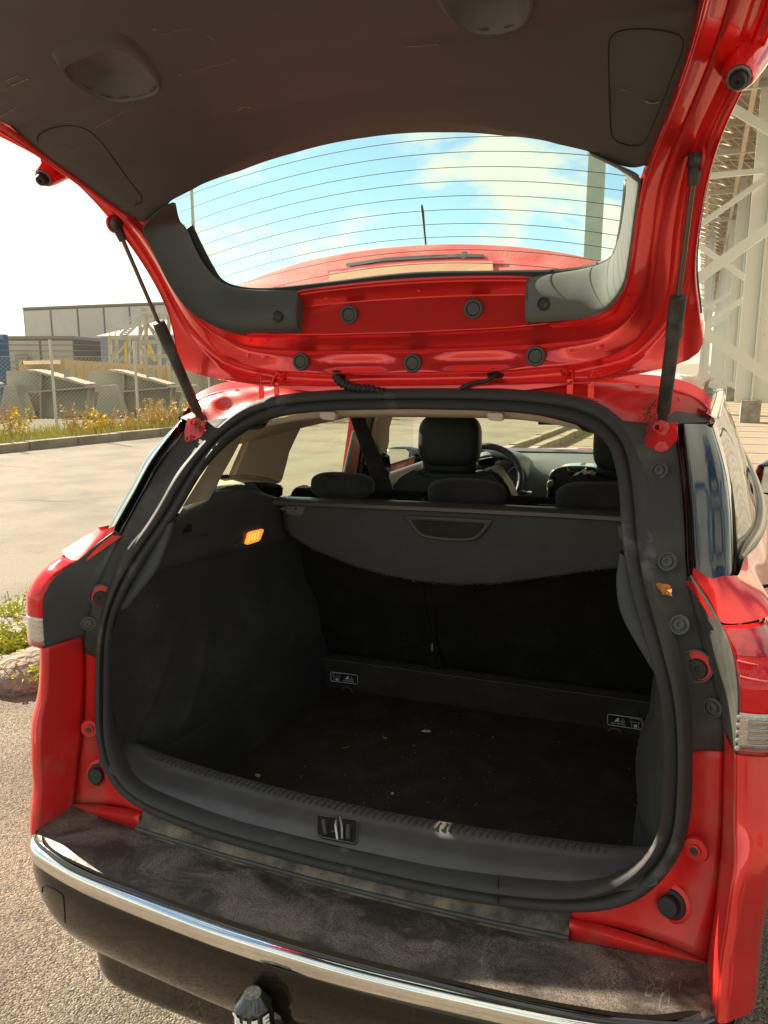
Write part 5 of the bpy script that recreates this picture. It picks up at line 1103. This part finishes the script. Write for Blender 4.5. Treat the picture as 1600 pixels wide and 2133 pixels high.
# side walls
ys = [-.012, .03, .10, .22, .38, .55, .70, .80, .93]
topz = [1.10, 1.14, 1.165, 1.178, 1.185, 1.165, 1.115, 1.09, 1.06]
plz = [1.02, 1.03, 1.045, 1.035, 1.02, 1.00, .985, .98, .98]
def sx(z): return interp(z, [.653, .672, .713, .763, .87, .96, 1.036, 1.092, 1.132, 1.172, 1.254], [.478, .522, .563, .573, .573, .564, .538, .517, .503, .490, .472])
def yin(z): return interp(z, [.70, .76, .87, .96, 1.03, 1.088, 1.132, 1.174, 1.25, 1.30], [-.02, -.012, .0, .010, .036, .072, .112, .155, .225, .27])
def yy(i, z): return ys[i]+max(0, yin(z))*(1-min(1, max(0, ys[i])/.45))-(0 if i else .002)
def wall(s):
    def X(i, z, base):
        w = min(1, ys[i]/.20) if ys[i] > 0 else 0; w = w*w*(3-2*w); return s*((sx(max(z, .73))+.001)*(1-w)+base*w)
    up = []
    for t, b in ((-.02, .56), (0, .548), (.08, .530), (.5, .532), (.85, .528), (1, .535), (1.06, .548)):
        up.append([(X(i, topz[i]*(1-t)+plz[i]*t, b), yy(i, topz[i]*(1-t)+plz[i]*t), topz[i]*(1-t)+plz[i]*t) for i in range(9)])
    u = grid('boot_side_trim', up, PLA, car, k=6, across=3)
    lo = []
    for z, b in ((None, .540), (.90, .548), (.82, .545), (.775, .528), (.72, .522), (.64, .525), (.615, .527), (.60, .518), (.50, .512), (.445, .508)):
        lo.append([(X(i, max(.60, (z or plz[i])), b+(.010*math.exp(-((ys[i]-.30)/.05)**2) if (z or 1) > .64 else 0)), yy(i, z or plz[i]), z or plz[i]) for i in range(9)])
    bc = grid('boot_side_carpet', lo, CARP_S, car, k=14, across=6)
    for v in bc.data.vertices:
        y, z = v.co.y, v.co.z
        if z > .61: v.co.x -= s*(.011*math.exp(-((y-.16-.78*(z-.65))/.016)**2)+.008*math.exp(-((y-.05-.8*(z-.70))/.014)**2)+.004*noise.noise(v.co*9))*min(1, (z-.61)/.05)*min(1, max(0, (.97-z)/.05))
    # textured foot of the pillar trim, standing proud inside the seal
    A_ = [(.500, .110, 1.150), (.512, .075, 1.105), (.532, .040, 1.045), (.556, .014, .985)]; B_ = [(.475, .120, 1.165), (.474, .085, 1.115), (.490, .060, 1.060), (.545, .030, .985)]
    grid('pillar_foot_trim', [S(A_, s), S([((a[0]+b[0])/2, (a[1]+b[1])/2-.006, (a[2]+b[2])/2) for a, b in zip(A_, B_)], s), S(B_, s), S([(b[0]+.02, b[1]+.04, b[2]) for b in B_], s)], mat('woven_trim', (.05, .05, .052), .7, bump=.6, bscale=700) if 'woven_trim' not in bpy.data.materials else bpy.data.materials['woven_trim'], car, k=6, across=3)
    return u
both(wall)
fw = lambda p: p[0]+.529
def wl_(px, py): return Vector(U(px, py, f=fw))
# amber reflector lamp, hook recesses
am = [wl_(a, b) for a, b in [(514, 1110), (518, 1107), (543, 1101), (546, 1104), (539, 1123), (535, 1127), (512, 1134), (508, 1132)]]
prism('amber_lamp', [v+Vector((.001, -.001, 0)) for v in am], (.007, -.001, 0), AMB, car, .0015)
for k in range(4):
    a, b2 = wl_(516+k*6, 1112-k*1.6), wl_(513+k*6, 1127-k*1.6); tube('lamp_rib', [a+Vector((.0085, -.001, 0)), b2+Vector((.0085, -.001, 0))], .0009, mat('bright_amber', (1, .55, .12), .2, emit=((1, .5, .1), .5)) if k == 0 else bpy.data.materials['bright_amber'], car, 5)
tube('trim_hook', crs([wl_(500, 1113)+Vector((.004, 0, 0)), wl_(497, 1122)+Vector((.012, 0, 0)), wl_(488, 1133)+Vector((.010, 0, 0)), wl_(483, 1138)+Vector((.004, 0, 0))], 14), .0022, PLA, car, 8)
pr = [wl_(a, b) for a, b in [(374, 1092), (396, 1090), (398, 1106), (376, 1112)]]; prism('catch_recess', [v+Vector((.001, 0, 0)) for v in pr], (.003, 0, 0), GLB, car)
tube('recess_rim', [pr[0]+Vector((.004, 0, 0)), pr[1]+Vector((.004, 0, 0)), pr[2]+Vector((.004, 0, 0))], .002, PLA, car, 6)
tube('trim_ridge', crs([wl_(380, 1128)+Vector((.003, 0, 0)), wl_(405, 1121)+Vector((.004, 0, 0)), wl_(433, 1112)+Vector((.003, 0, 0))], 12), .0022, PLA, car, 6)
# top tether labels and rings
def tether(s):
    def Lp(px, py): return Vector(U(px, py, y=.884))+Vector((0, -.0015, 0))
    if s < 0: c = [Lp(689, 1399), Lp(745, 1406), Lp(745, 1425.5), Lp(690, 1418)]
    else: c = [Lp(1266, 1487), Lp(1338, 1497), Lp(1337, 1519), Lp(1266, 1509)]
    bx = (c[1]-c[0]); by = (c[3]-c[0]); o = c[0]
    def at_(u, v): return o+bx*u+by*v
    rp = [at_(u, v) for u, v in [(.06, 0), (.94, 0), (.985, .04), (1, .15), (1, .85), (.985, .96), (.94, 1), (.06, 1), (.015, .96), (0, .85), (0, .15), (.015, .04), (.06, 0)]]
    lab = prism('tether_label', [v+Vector((0, .001, 0)) for v in rp[:-1]], (0, .0008, 0), mat('label_black', (.01, .01, .01), .5) if s < 0 else bpy.data.materials['label_black'], car)
    tube('label_border', rp, .0009, WHT, lab, 4)
    c0 = at_(.66 if s < 0 else .30, .78); text('label_text', 'TOP TETHER', .0068, WHT, lab, c0+Vector((0, -.0006, 0)), bx, -by, .0002)
    k = .66 if s < 0 else .32; q = .22 if s < 0 else .80
    tube('anchor_icon', [at_(k+.12, .2), at_(k+.12, .55)], .0006, WHT, lab, 4); tube('anchor_icon', [at_(k+.06, .42), at_(k+.08, .58), at_(k+.12, .62), at_(k+.16, .58), at_(k+.18, .42)], .0006, WHT, lab, 4)
    prism('seat_icon', [at_(k-.12, .55), at_(k-.02, .22), at_(k+.02, .24), at_(k, .52), at_(k+.05, .58), at_(k-.12, .60)], (0, -.0006, 0), WHT, lab)
    tube('bench_icon', [at_(q-.14, .40), at_(q-.14, .16), at_(q-.10, .10), at_(q+.10, .10), at_(q+.14, .16), at_(q+.14, .40), at_(q-.14, .40)], .0005, WHT, lab, 4)
    tube('bench_icon', [at_(q-.10, .42), at_(q-.10, .90)], .0005, WHT, lab, 4); tube('bench_icon', [at_(q+.10, .42), at_(q+.10, .90)], .0005, WHT, lab, 4)
    prism('padlock_icon', [at_(q-.04, .62), at_(q+.06, .62), at_(q+.06, .88), at_(q-.04, .88)], (0, -.0005, 0), WHT, lab)
    rc = [(710, 1448), (711, 1440), (715, 1434), (722, 1432), (729, 1434), (733, 1440), (734, 1449)] if s < 0 else [(1264, 1537), (1265, 1527), (1270, 1520), (1280, 1518), (1290, 1521), (1294, 1528), (1295, 1539)]
    tube('tether_ring', crs([Vector(U(a, b, y=.872))+Vector((0, 0, 0)) for a, b in rc], 20), .0028, mat('brown_ring_paint', (.16, .07, .055), .4, .2) if s < 0 else bpy.data.materials['brown_ring_paint'], car, 8)
both(tether)
# sill plate with ribs and the latch
def sy(x): return .045*(x/.52)**2
def zpx(py, y): return U(705, py, y=y)[2]
SPR = [(-.119, zpx(1762, -.119)), (-.100, .647), (-.078, .650), (-.060, .652), (-.050, .655), (-.036, .658), (-.022, .656), (-.012, .648), (-.008, .60), (-.008, .445)]
spx = np.linspace(-.568, .568, 71)
def sz(x): return .9*max(0, abs(x)-.44)**1.6
sill = grid('sill_plate', [[(x, y+sy(x)*(1 if j > 2 else .75), z+(sz(x)*(1-j/8) if j < 8 else 0)) for x in spx] for j, (y, z) in enumerate(SPR)], PLA_G, car, across=3, sharp=50)
rib = mesh_of('rib', *(boxd((0, 0, 0), (.0042, .024, .003))), False); rib.materials.append(PLA)
for i in range(76):
    x = -.508+i*(1.016/75); o = bpy.data.objects.new('rib', rib); COL.objects.link(o); o.parent = sill; o.location = (x, -.036+sy(x), .6585); o.rotation_euler = (0, 0, -.12)
fsl = lambda p: p[1]-(-.064+0*p[0]) if False else p[2]-(.651+.06*(p[1]+.07))
def ls(px, py): return Vector(U(px, py, f=lambda p: p[2]-.0050-interp(p[1]-sy(p[0]), [a for a, _ in SPR[:8]], [b for _, b in SPR[:8]])))
LQ = [ls(a, b) for a, b in [(666, 1699), (740, 1708), (745, 1713), (744, 1752), (738, 1757), (672, 1744), (662, 1738), (662, 1703)]]
lt = prism('latch_recess', LQ, (0, .001, -.006), mat('latch_well_shade', (.004, .004, .004), .5), car, .0006)  # plate stands proud; the shade of the well is in its near-black colour
tube('recess_edge', [v+Vector((0, -.0012, .0012)) for v in LQ+LQ[:1]], .0013, PLA, lt, 6)
tube('striker', crs([ls(703, 1750)+Vector((0, 0, .002)), ls(702, 1730)+Vector((0, -.004, .014)), ls(707, 1712)+Vector((0, -.004, .014)), ls(713, 1722)+Vector((0, -.002, .008)), ls(713, 1748)], 20), .0028, STEEL, lt, 8)
for a, b2 in (((676, 1712), (680, 1738)), ((727, 1722), (727, 1748))): tube('latch_guide', [ls(*a)+Vector((0, -.003, .004)), ls(*b2)+Vector((0, -.003, .004))], .0045, PLA, lt, 8)

# ================================================================== CABIN
hz1 = U(860, 868, y=.46)[2]
hr_ = []
for y, z in ((.366, 1.402), (.380, 1.385), (.41, hz1+.004), (.46, hz1), (.55, hz1+.010), (.9, 1.395), (1.5, 1.405), (2.1, 1.395), (2.45, 1.36)):
    hr_.append([(u*.60 if y > .5 else u*(.36+.24*min(1, max(0, (y-.366)/.14))), y-(.012*u*u if y < .5 else 0), z-.10*abs(u)**3*(1 if y > .5 else .35)) for u in np.linspace(-1, 1, 21)])
grid('headliner', hr_, HEADL, car, across=3)
for px, py in ((682, 866), (1031, 868)):
    a = [Vector(U(px+dx, py+dy, y=.352)) for dx, dy in ((-17, -6), (-14, -8), (12, -8), (17, -4), (16, 7), (11, 10), (-11, 8), (-15, 4))]
    prism('liner_clip', a, (0, .02, 0), BEI, car, .0015)
# D-pillar trims, C-pillar trims
dL_in = [(.474, .230, 1.252), (.484, .175, 1.200), (.490, .135, 1.165)]
DT_in = [(380, 1056), (397, 1028), (418, 995), (447, 950), (478, 915), (515, 892), (566, 876)]
DT_out = [(438, 1040), (449, 1019), (461, 993), (485, 950), (509, 906), (527, 891), (575, 876)]
di = [U(a, b, x=-x) for (a, b), x in zip(DT_in, (.492, .484, .476, .464, .440, .400, .36))]
do = [U(a, b, x=-x) for (a, b), x in zip(DT_out, (.540, .550, .560, .570, .575, .565, .45))]
di = [(-p[0], p[1], p[2]) for p in di]; do = [(-p[0], p[1], p[2]) for p in do]
cpo = [(526, 893), (556, 880), (600, 874), (640, 872), (630, 895), (617, 922), (606, 946), (599, 975), (592, 1000), (586, 1013), (560, 1004), (520, 998), (481, 998), (490, 975), (505, 940)]
def pil(s):
    grid('d_pillar_trim', [S(di, s), S([((a[0]+b[0])/2, (a[1]+b[1])/2-.012, (a[2]+b[2])/2+.002) for a, b in zip(di, do)], s), S(do, s), S([(b[0]+.07, b[1]+.0, b[2]) for b in do], s)], BEI, car, k=6, across=4)
    P_ = [U(a, b, x=-.605) for a, b in cpo]; P_ = S(P_, s)
    c = prism('c_pillar_trim', P_, (s*.05, 0, 0), BEI, car, .012)
    bs = [U(a, b, x=-.612) for a, b in [(529, 888), (478, 999), (462, 997)]]
    P2 = [U(a, b, x=-.62) for a, b in [(528, 886), (519, 896), (476, 988), (458, 990), (459, 996), (482, 998)]]; prism('quarter_glass_border', S(P2, s), (s*.03, 0, 0), RUBW, car)
    # ledge below the quarter glass
    le = [U(a, b, x=-.57) for a, b in [(450, 1020), (480, 1010), (530, 1004), (575, 1008), (590, 1014)]]
    grid('quarter_ledge', [S(le, s), S([(p[0]-.05, p[1], p[2]+.012) for p in le], s), S([(p[0]-.085, p[1], p[2]+.010) for p in le], s)], mat('cream_ledge', (.62, .54, .40), .6) if 'cream_ledge' not in bpy.data.materials else bpy.data.materials['cream_ledge'], car, k=5)
    # dark shoulder of the boot trim behind the wheel arch, up to the seat
    bl = [U(a, b, x=-.54) for a, b in [(436, 1044), (450, 1026), (475, 1014), (505, 1009), (534, 1012), (552, 1022), (566, 1036), (573, 1044), (574, 1100), (500, 1100), (440, 1090)]]
    prism('side_trim_shoulder', S(bl, s), (s*.05, 0, 0), TRIM2, car, .010)
    ar = [U(a, b, x=-.60) for a, b in [(530, 1004), (575, 1006), (592, 1012), (590, 1036), (570, 1040), (545, 1018)]]; prism('seat_catch_trim', S(ar, s), (s*.05, 0, 0), GLB, car, .006)
    # inner body sides (doors)
    grid('door_lining', [[(s*.68, y, .40) for y in (.5, 1.2, 2.0, 3.1)], [(s*.69, y, .75) for y in (.5, 1.2, 2.0, 3.1)], [(s*.70, y, 1.0-.012*y) for y in (.5, 1.2, 2.0, 3.1)], [(s*.76, y, 1.01-.012*y) for y in (.5, 1.2, 2.0, 3.1)]], PLA, car, n=16, across=3)
both(pil)
# B-pillar and door frame, left (and its mirror image)
def bpl(s):
    def pp(L, x, m, nm, th=.03): prism(nm, S([U(a, b, x=-x) for a, b in L], s), (s*th, 0, 0), m, car, .003)
    pp([(738, 896), (742, 900), (726, 985), (718, 985)], .655, mat('grey_window_edge', (.35, .35, .30), .4) if s < 0 else bpy.data.materials['grey_window_edge'], 'window_edge', .01)
    pp([(742, 868), (768, 866), (748, 985), (726, 985)], .66, RED_D, 'door_frame')
    pp([(764, 866), (792, 864), (768, 990), (746, 990)], .655, RUBW, 'door_seal')
    pp([(789, 862), (820, 862), (812, 892), (811, 920), (806, 946), (792, 944), (786, 918), (776, 968), (766, 968)], .64, BEI, 'b_pillar_trim', .05)
    pp([(776, 966), (790, 940), (812, 948), (815, 975), (800, 1040), (765, 1040)], .63, GLB, 'belt_guide', .02)
both(bpl)
bt = [U(747, 872, y=.98), U(762, 915, y=.96), U(785, 980, y=.93), U(800, 1040, y=.90)]
btp = crs(bt, 12); hw = .019
grid('centre_seat_belt', [[(p[0]-hw*1.6, p[1], p[2]+.006) for p in btp], [(p[0]+hw*(.7+i*.10), p[1]+.006, p[2]+.01) for i, p in enumerate(btp)]], SEATF, car, thick=.0015)
def cushion(name, c, h, m, ex=2.6, rot=0., parent=None, flat=None):
    V = []; F = []; nu, nv2 = 36, 20
    for i in range(nv2+1):
        b = -math.pi/2+math.pi*i/nv2
        for j in range(nu):
            a = 2*math.pi*j/nu; f = lambda w: math.copysign(abs(w)**(2/ex), w)
            x, y, z = f(math.cos(b))*f(math.cos(a))*h[0], f(math.cos(b))*f(math.sin(a))*h[1], f(math.sin(b))*h[2]
            y, z = y*math.cos(rot)-z*math.sin(rot), y*math.sin(rot)+z*math.cos(rot); V.append((c[0]+x, c[1]+y, c[2]+z))
    for i in range(nv2):
        for j in range(nu): F.append((i*nu+j, i*nu+(j+1) % nu, (i+1)*nu+(j+1) % nu, (i+1)*nu+j))
    return link(name, mesh_of(name, V, F), m, parent or car)
for cx_, px, py, hx_, hz_ in ((0, 714, 1012, .100, .042), (0, 972, 1029, .112, .044), (0, 1252, 1040, .118, .046)):
    p = U(px, py, y=.82); hr = cushion('rear_headrest', p, (hx_, .05, hz_), SEATF, 2.9, -.15)
    for d in (-.04, .04): tube('post', [(p[0]+d, p[1], p[2]-.02), (p[0]+d, p[1]+.005, p[2]-.09)], .006, PLA, hr, 8)
    cushion('seat_shoulder', (p[0], p[1]+.03, p[2]-.055), (hx_*1.25, .06, .022), SEATF, 3)
for s in (-1, 1):
    c = U(937, 921, y=1.80); cx_ = s*abs(c[0]); hr = cushion('front_headrest', (cx_, 1.80, c[2]+.005), (.133, .055, .112), LEA, 3.4, -.1)
    cushion('headrest_base', (cx_, 1.80, c[2]-.095), (.120, .045, .040), LEA, 3., 0, hr)
    for d in (-.066, .066): tube('post', [(cx_+d, 1.78, c[2]-.08), (cx_+d, 1.78, c[2]-.20)], .007, STEEL if s < 0 else STEEL, hr, 10)
    oln = [(812, 1060), (814, 1020), (822, 1003), (845, 986), (866, 976), (880, 983), (893, 988), (985, 990), (1000, 984), (1012, 976), (1030, 981), (1052, 1004), (1066, 1035), (1076, 1070), (1076, 1110), (812, 1110)]
    P_ = S([tuple(Vector(U(a, b, y=1.70))) for a, b in oln], s); xm = sum(q[0] for q in P_)/len(P_)
    if s > 0: P_ = [(q[0]-xm+cx_+.0, q[1], q[2]) for q in P_]
    prism('front_seat_back', P_, (0, .12, .0), LEA, car, .02)
# steering wheel
wc = Vector((-.365, 2.36, .925)); wa = Vector((0, -.86, .50)).normalized(); wx = Vector((1, 0, 0)); wy = wa.cross(wx)
W_ = [wc+(wx*math.cos(a)+wy*math.sin(a)*.97)*.187 for a in np.linspace(0, 2*math.pi, 49)]
sw = tube('steering_wheel', W_, .0165, LEA, car, 12); cushion('wheel_hub', wc-wa*.02, (.075, .03, .06), PLA, 2.5, 0, sw)
for a in (rad(-15), rad(195), rad(270)): tube('spoke', [wc-wa*.015, wc+(wx*math.cos(a)+wy*math.sin(a))*.18], [.028, .014], PLA, sw, 8, flat=.4)
tube('stalk', [wc-wa*.07+wx*.06, wc-wa*.07+wx*.215+Vector((0, 0, -.03))], .008, PLA, sw, 8); lathe('stalk_end', [(.012, -.01), (.014, .01), (0, .014)], wc-wa*.07+wx*.22+Vector((0, 0, -.03)), (1, 0, -.1), STEEL, sw, 12)
# dashboard
DSH = mat('grey_dashboard', (.10, .105, .11), .5, bump=.2, bscale=800, var=.05)
db = []
for y, z in ((2.62, .55), (2.60, .80), (2.62, .90), (2.70, .945), (2.95, .965), (3.25, .955), (3.30, .945)):
    db.append([(x, y+.03*math.cos(x*4)-(.0), z+(.035*math.exp(-((x+.36)/.20)**4) if .85 < z and y < 2.9 else 0)) for x in np.linspace(-.72, .72, 31)])
dash = grid('dashboard', db, DSH, car, across=4)
hd = [(-.36+.165*math.cos(a), 0, math.sin(a)) for a in np.linspace(0, math.pi, 21)]
grid('binnacle_hood', [[(x, 2.56, .90+.115*z) for x, _, z in hd], [(x*1.0, 2.60, .905+.13*z) for x, _, z in hd], [(x, 2.78, .92+.10*z) for x, _, z in hd]], DSH, dash, across=3, thick=.01)
prism('instrument_panel', [(x, 2.64, .90+.105*z) for x, _, z in hd], (0, .02, 0), GLB, dash)
for x, r_ in ((-.46, .045), (-.36, .05), (-.26, .045)): lathe('dial_ring', [(r_, 0), (r_, -.008), (r_*.9, -.008), (r_*.88, 0)], (x, 2.635, .915), (0, 1, 0), STEEL, dash, 28)
cs_ = [(1137, 1075), (1140, 1030), (1143, 1000), (1150, 984), (1165, 975), (1190, 971), (1225, 972), (1245, 976), (1262, 988), (1275, 1020), (1280, 1075)]
CS = [Vector(U(a, b, y=2.50)) for a, b in cs_]
prism('centre_console', CS, (0, .14, 0), GLB, dash, .006)
tube('console_trim', crs([v+Vector((0, -.008, 0)) for v in CS], 50), .0045, CHR, dash, 8)
prism('console_screen', [Vector(U(a, b, y=2.49)) for a, b in [(1160, 993), (1205, 992), (1198, 1028), (1152, 1028)]], (0, .01, 0), mat('dark_screen', (.05, .055, .06), .25), dash, .001)
p = U(1147, 1007, y=2.485); lathe('dial_knob', [(.016, .01), (.016, -.008), (.013, -.011), (0, -.011)], p, (0, 1, 0), mat('grey_knob', (.22, .22, .21), .4), dash, 24)
prism('vent_panel', [Vector(U(a, b, y=2.485)) for a, b in [(1184, 974), (1218, 975), (1214, 982), (1190, 981)]], (0, .01, 0), PLA, dash, .001)
tube('vent_frame', crs([Vector(U(a, b, y=2.48)) for a, b in [(1180, 972), (1189, 982), (1213, 983), (1222, 974)]], 14), .003, CHR, dash, 6)
# windscreen, its frame, bonnet, mirrors, wiper, firewall, floor
grid('windscreen', [[(x, 3.42-.25*x*x-.0, .985) for x in np.linspace(-.70, .70, 15)], [(x*.93, 2.90-.2*x*x, 1.20) for x in np.linspace(-.70, .70, 15)], [(x*.86, 2.42-.15*x*x, 1.41) for x in np.linspace(-.70, .70, 15)]], SGL, car, across=4)
for s in (-1, 1): tube('a_pillar', crs([(s*.72, 3.28, .96), (s*.67, 2.82, 1.20), (s*.605, 2.38, 1.41)], 14), .028, BEI, car, 10)
boxes('cowl', [((0, 3.40, .945), (1.36, .16, .03))], PLA, car)
grid('bonnet', [[(x, 3.42, .945) for x in (-.75, 0, .75)], [(x, 3.8, .90+(.03 if x == 0 else 0)) for x in (-.75, 0, .75)], [(x*.9, 4.25, .76) for x in (-.75, 0, .75)], [(x*.85, 4.40, .55) for x in (-.75, 0, .75)]], RED, car, n=16, across=4, thick=.01)
a_, b_ = Vector(U(1120, 947, y=3.36)), Vector(U(1196, 942, y=3.36)); tube('wiper_arm', crs([a_, (a_+b_)/2+Vector((0, 0, .012)), b_], 10), .007, RUBW, car, 8)
boxes('wiper_head', [beam(Vector(U(1187, 943, y=3.34)), Vector(U(1214, 945, y=3.34)), .018, .022)], PLA, car, bevel=.004)
p = Vector(U(1172, 877, y=2.30)); boxes('interior_mirror', [(p, (.22, .02, .035))], PLA, car, bevel=.006); boxes('toll_tag', [(Vector(U(1184, 882, y=2.25)), (.03, .01, .012))], PLA, car)
boxes('firewall', [((0, 3.0, .62), (1.44, .03, .62))], PLA, car); boxes('cabin_floor', [((0, 1.9, .30), (1.44, 2.5, .03))], CARP, car); boxes('underbody', [((0, .45, .40), (1.1, 1.0, .02))], PLA, car)
for s in (-1, 1):
    boxes('quarter_bulkhead', [((s*.60, .58, .72), (.02, .76, .60))], PLA, car)
def wing(s):
    c = Vector((s*.945, 2.36, .985)); L = []
    m_ = cushion('wing_mirror', c, (.115, .075, .078), GLB, 3., 0, car)
    prism('mirror_glass', [c+Vector((x*1., -.074, z)) for x, z in ((-.095, -.055), (-.085, .055), (.07, .06), (.098, .03), (.09, -.058))], (0, .004, 0), MIR, m_, .002)
    tube('mirror_arm', [c+Vector((-s*.06, .03, -.05)), c+Vector((-s*.13, .05, -.075))], .018, GLB, m_, 10)
wing(1)
c0 = Vector(U(842, 960, x=-.93)); 
def wingL():
    m_ = cushion('wing_mirror', c0, (.120, .06, .085), GLB, 3., 0, car)
    prism('mirror_glass', [Vector(U(a, b, y=c0[1]-.068)) for a, b in [(804, 985), (806, 938), (815, 935), (845, 936), (852, 942), (850, 968), (842, 984)]], (0, .004, 0), MIR, m_, .001)
    tube('mirror_arm', [c0+Vector((.09, .02, -.06)), c0+Vector((.18, .03, -.09))], .02, GLB, m_, 10)
wingL()
for s in (-1, 1):
    for y in (.78, 3.35):
        w = lathe('wheel', [(.19, -.10), (.29, -.11), (.315, -.09), (.32, -.05), (.32, .05), (.315, .09), (.29, .11), (.19, .10)], (s*.68, y, .32), (1, 0, 0), RUBW, car, 40)
        lathe('rim', [(.19, .0), (.19, s*.09), (.16, s*.05), (.05, s*.06), (0, s*.07)], (s*.68, y, .32), (1, 0, 0), STEEL, w, 40)

# ================================================================== LITTLE THINGS LYING IN AND ON THE CAR
CM = car.matrix_world.copy()
def scrap(nm, px, py, size, colr, label, cat, surf, seed, up=(0, 0, 1), group=None, elong=1.6, curl=.3):
    rg = random.Random(seed); p = Vector(U(px, py, **surf)); n = 14
    V = [(0, 0, size*curl*.5)]; 
    for i in range(n):
        a = 6.283*i/n; r_ = size*(.65+.45*rg.random()); x, y = math.cos(a)*r_*elong, math.sin(a)*r_; V.append((x, y, size*curl*(rg.random()*.8+abs(x)/size*.3)))
    F = [(0, i+1, (i+1) % n+1) for i in range(n)]
    m = bpy.data.materials.get('scrap_'+nm+str(seed)) or mat('scrap_'+nm+str(seed), colr, .8, var=.3, vscale=120)
    o = link(nm, mesh_of(nm, V, F, False), m, label=label, cat=cat, group=group); s_ = o.modifiers.new('t', 'SOLIDIFY'); s_.thickness = .0006
    o.location = CM @ (p+Vector(up).normalized()*.001); o.rotation_euler = Vector(up).to_track_quat('Z', 'Y').to_euler(); o.rotation_euler.rotate_axis('Z', rg.uniform(0, 6)); return o
FLZ = dict(z=.452)
lf = scrap('dry_leaf', 1392, 1231, .0105, (.40, .15, .025), 'curled orange-brown dry leaf caught beside the rubber seal on the right pillar', 'leaf', dict(y=.055), 11, (-.5, -.8, .5), elong=1.7, curl=1.3)
scrap('dry_leaf', 538, 1617, .0075, (.55, .33, .20), 'pale brown torn leaf scrap on the boot carpet near the sill', 'leaf', FLZ, 12)
scrap('dry_leaf', 637, 1436, .0042, (.30, .13, .06), 'tiny reddish leaf scrap on the boot carpet near the left tether ring', 'leaf', FLZ, 13)
scrap('dry_leaf', 802, 1538, .005, (.38, .17, .08), 'small brown leaf scrap in the middle left of the boot carpet', 'leaf', FLZ, 14, elong=1.8)
scrap('paper_scrap', 887, 1524, .0065, (.62, .60, .55), 'small white oblong scrap in the middle of the boot carpet', 'scrap', FLZ, 15, elong=2.2, curl=.2)
scrap('paper_scrap', 818, 1654, .0045, (.55, .52, .46), 'tiny pale crumb-like scrap near the front middle of the boot carpet', 'scrap', FLZ, 16, elong=1.3)
scrap('twig', 720, 1558, .0012, (.40, .22, .10), 'short brown stalk on the boot carpet left of the white scrap', 'twig', FLZ, 17, elong=8)
scrap('twig', 1026, 1537, .0009, (.45, .40, .30), 'short pale stalk on the boot carpet right of the white scrap', 'twig', FLZ, 18, elong=8)
rg = random.Random(21); V = []; F = []
for i in range(420):
    if i < 250: px, py = rg.gauss(860, 120), rg.uniform(1480, 1680)
    else: px, py = rg.uniform(500, 1330), rg.uniform(1460, 1760)
    p = Vector(U(px, py, z=.4545))
    if not (-.5 < p.x < .52 and .0 < p.y < .87): continue
    r_ = rg.choice([.0005, .0006, .0006, .0008, .0012]); e = rg.choice([1, 1, 1.5, 3]); a = rg.uniform(0, 3.14); dx, dy = Vector((math.cos(a), math.sin(a), 0))*r_*e, Vector((-math.sin(a), math.cos(a), 0))*r_
    b = len(V); top_ = p+Vector((0, 0, r_)); V += [p-dx, p-dy, p+dx, p+dy, top_]; F += [(b, b+1, b+4), (b+1, b+2, b+4), (b+2, b+3, b+4), (b+3, b, b+4)]
for i in range(150):
    px, py = rg.uniform(300, 1320), rg.uniform(1180, 1420)
    p = Vector(U(px, py, f=lambda q: q[1]-.90+.24*(q[2]-.6))) if px > 660 else Vector(U(px, py+60, x=-.515))
    if p.z < .56 or p.z > 1.0 or not (0 < p.y < .95): continue
    p += Vector((.004, -.012, 0)); r_ = rg.choice([.0005, .0006, .0009]); b = len(V)
    V += [p-Vector((r_, 0, 0)), p+Vector((0, 0, r_)), p+Vector((r_, 0, 0)), p-Vector((0, 0, r_)), p-Vector((0, r_, 0))]; F += [(b, b+1, b+4), (b+1, b+2, b+4), (b+2, b+3, b+4), (b+3, b, b+4)]
cr = link('carpet_crumbs', mesh_of('carpet_crumbs', V, F, False), mat('pale_crumbs', (.30, .25, .19), .8, var=.4, vscale=300), kind='stuff', label='pale crumbs and grit scattered over the boot carpet', cat='crumbs'); cr.matrix_world = CM
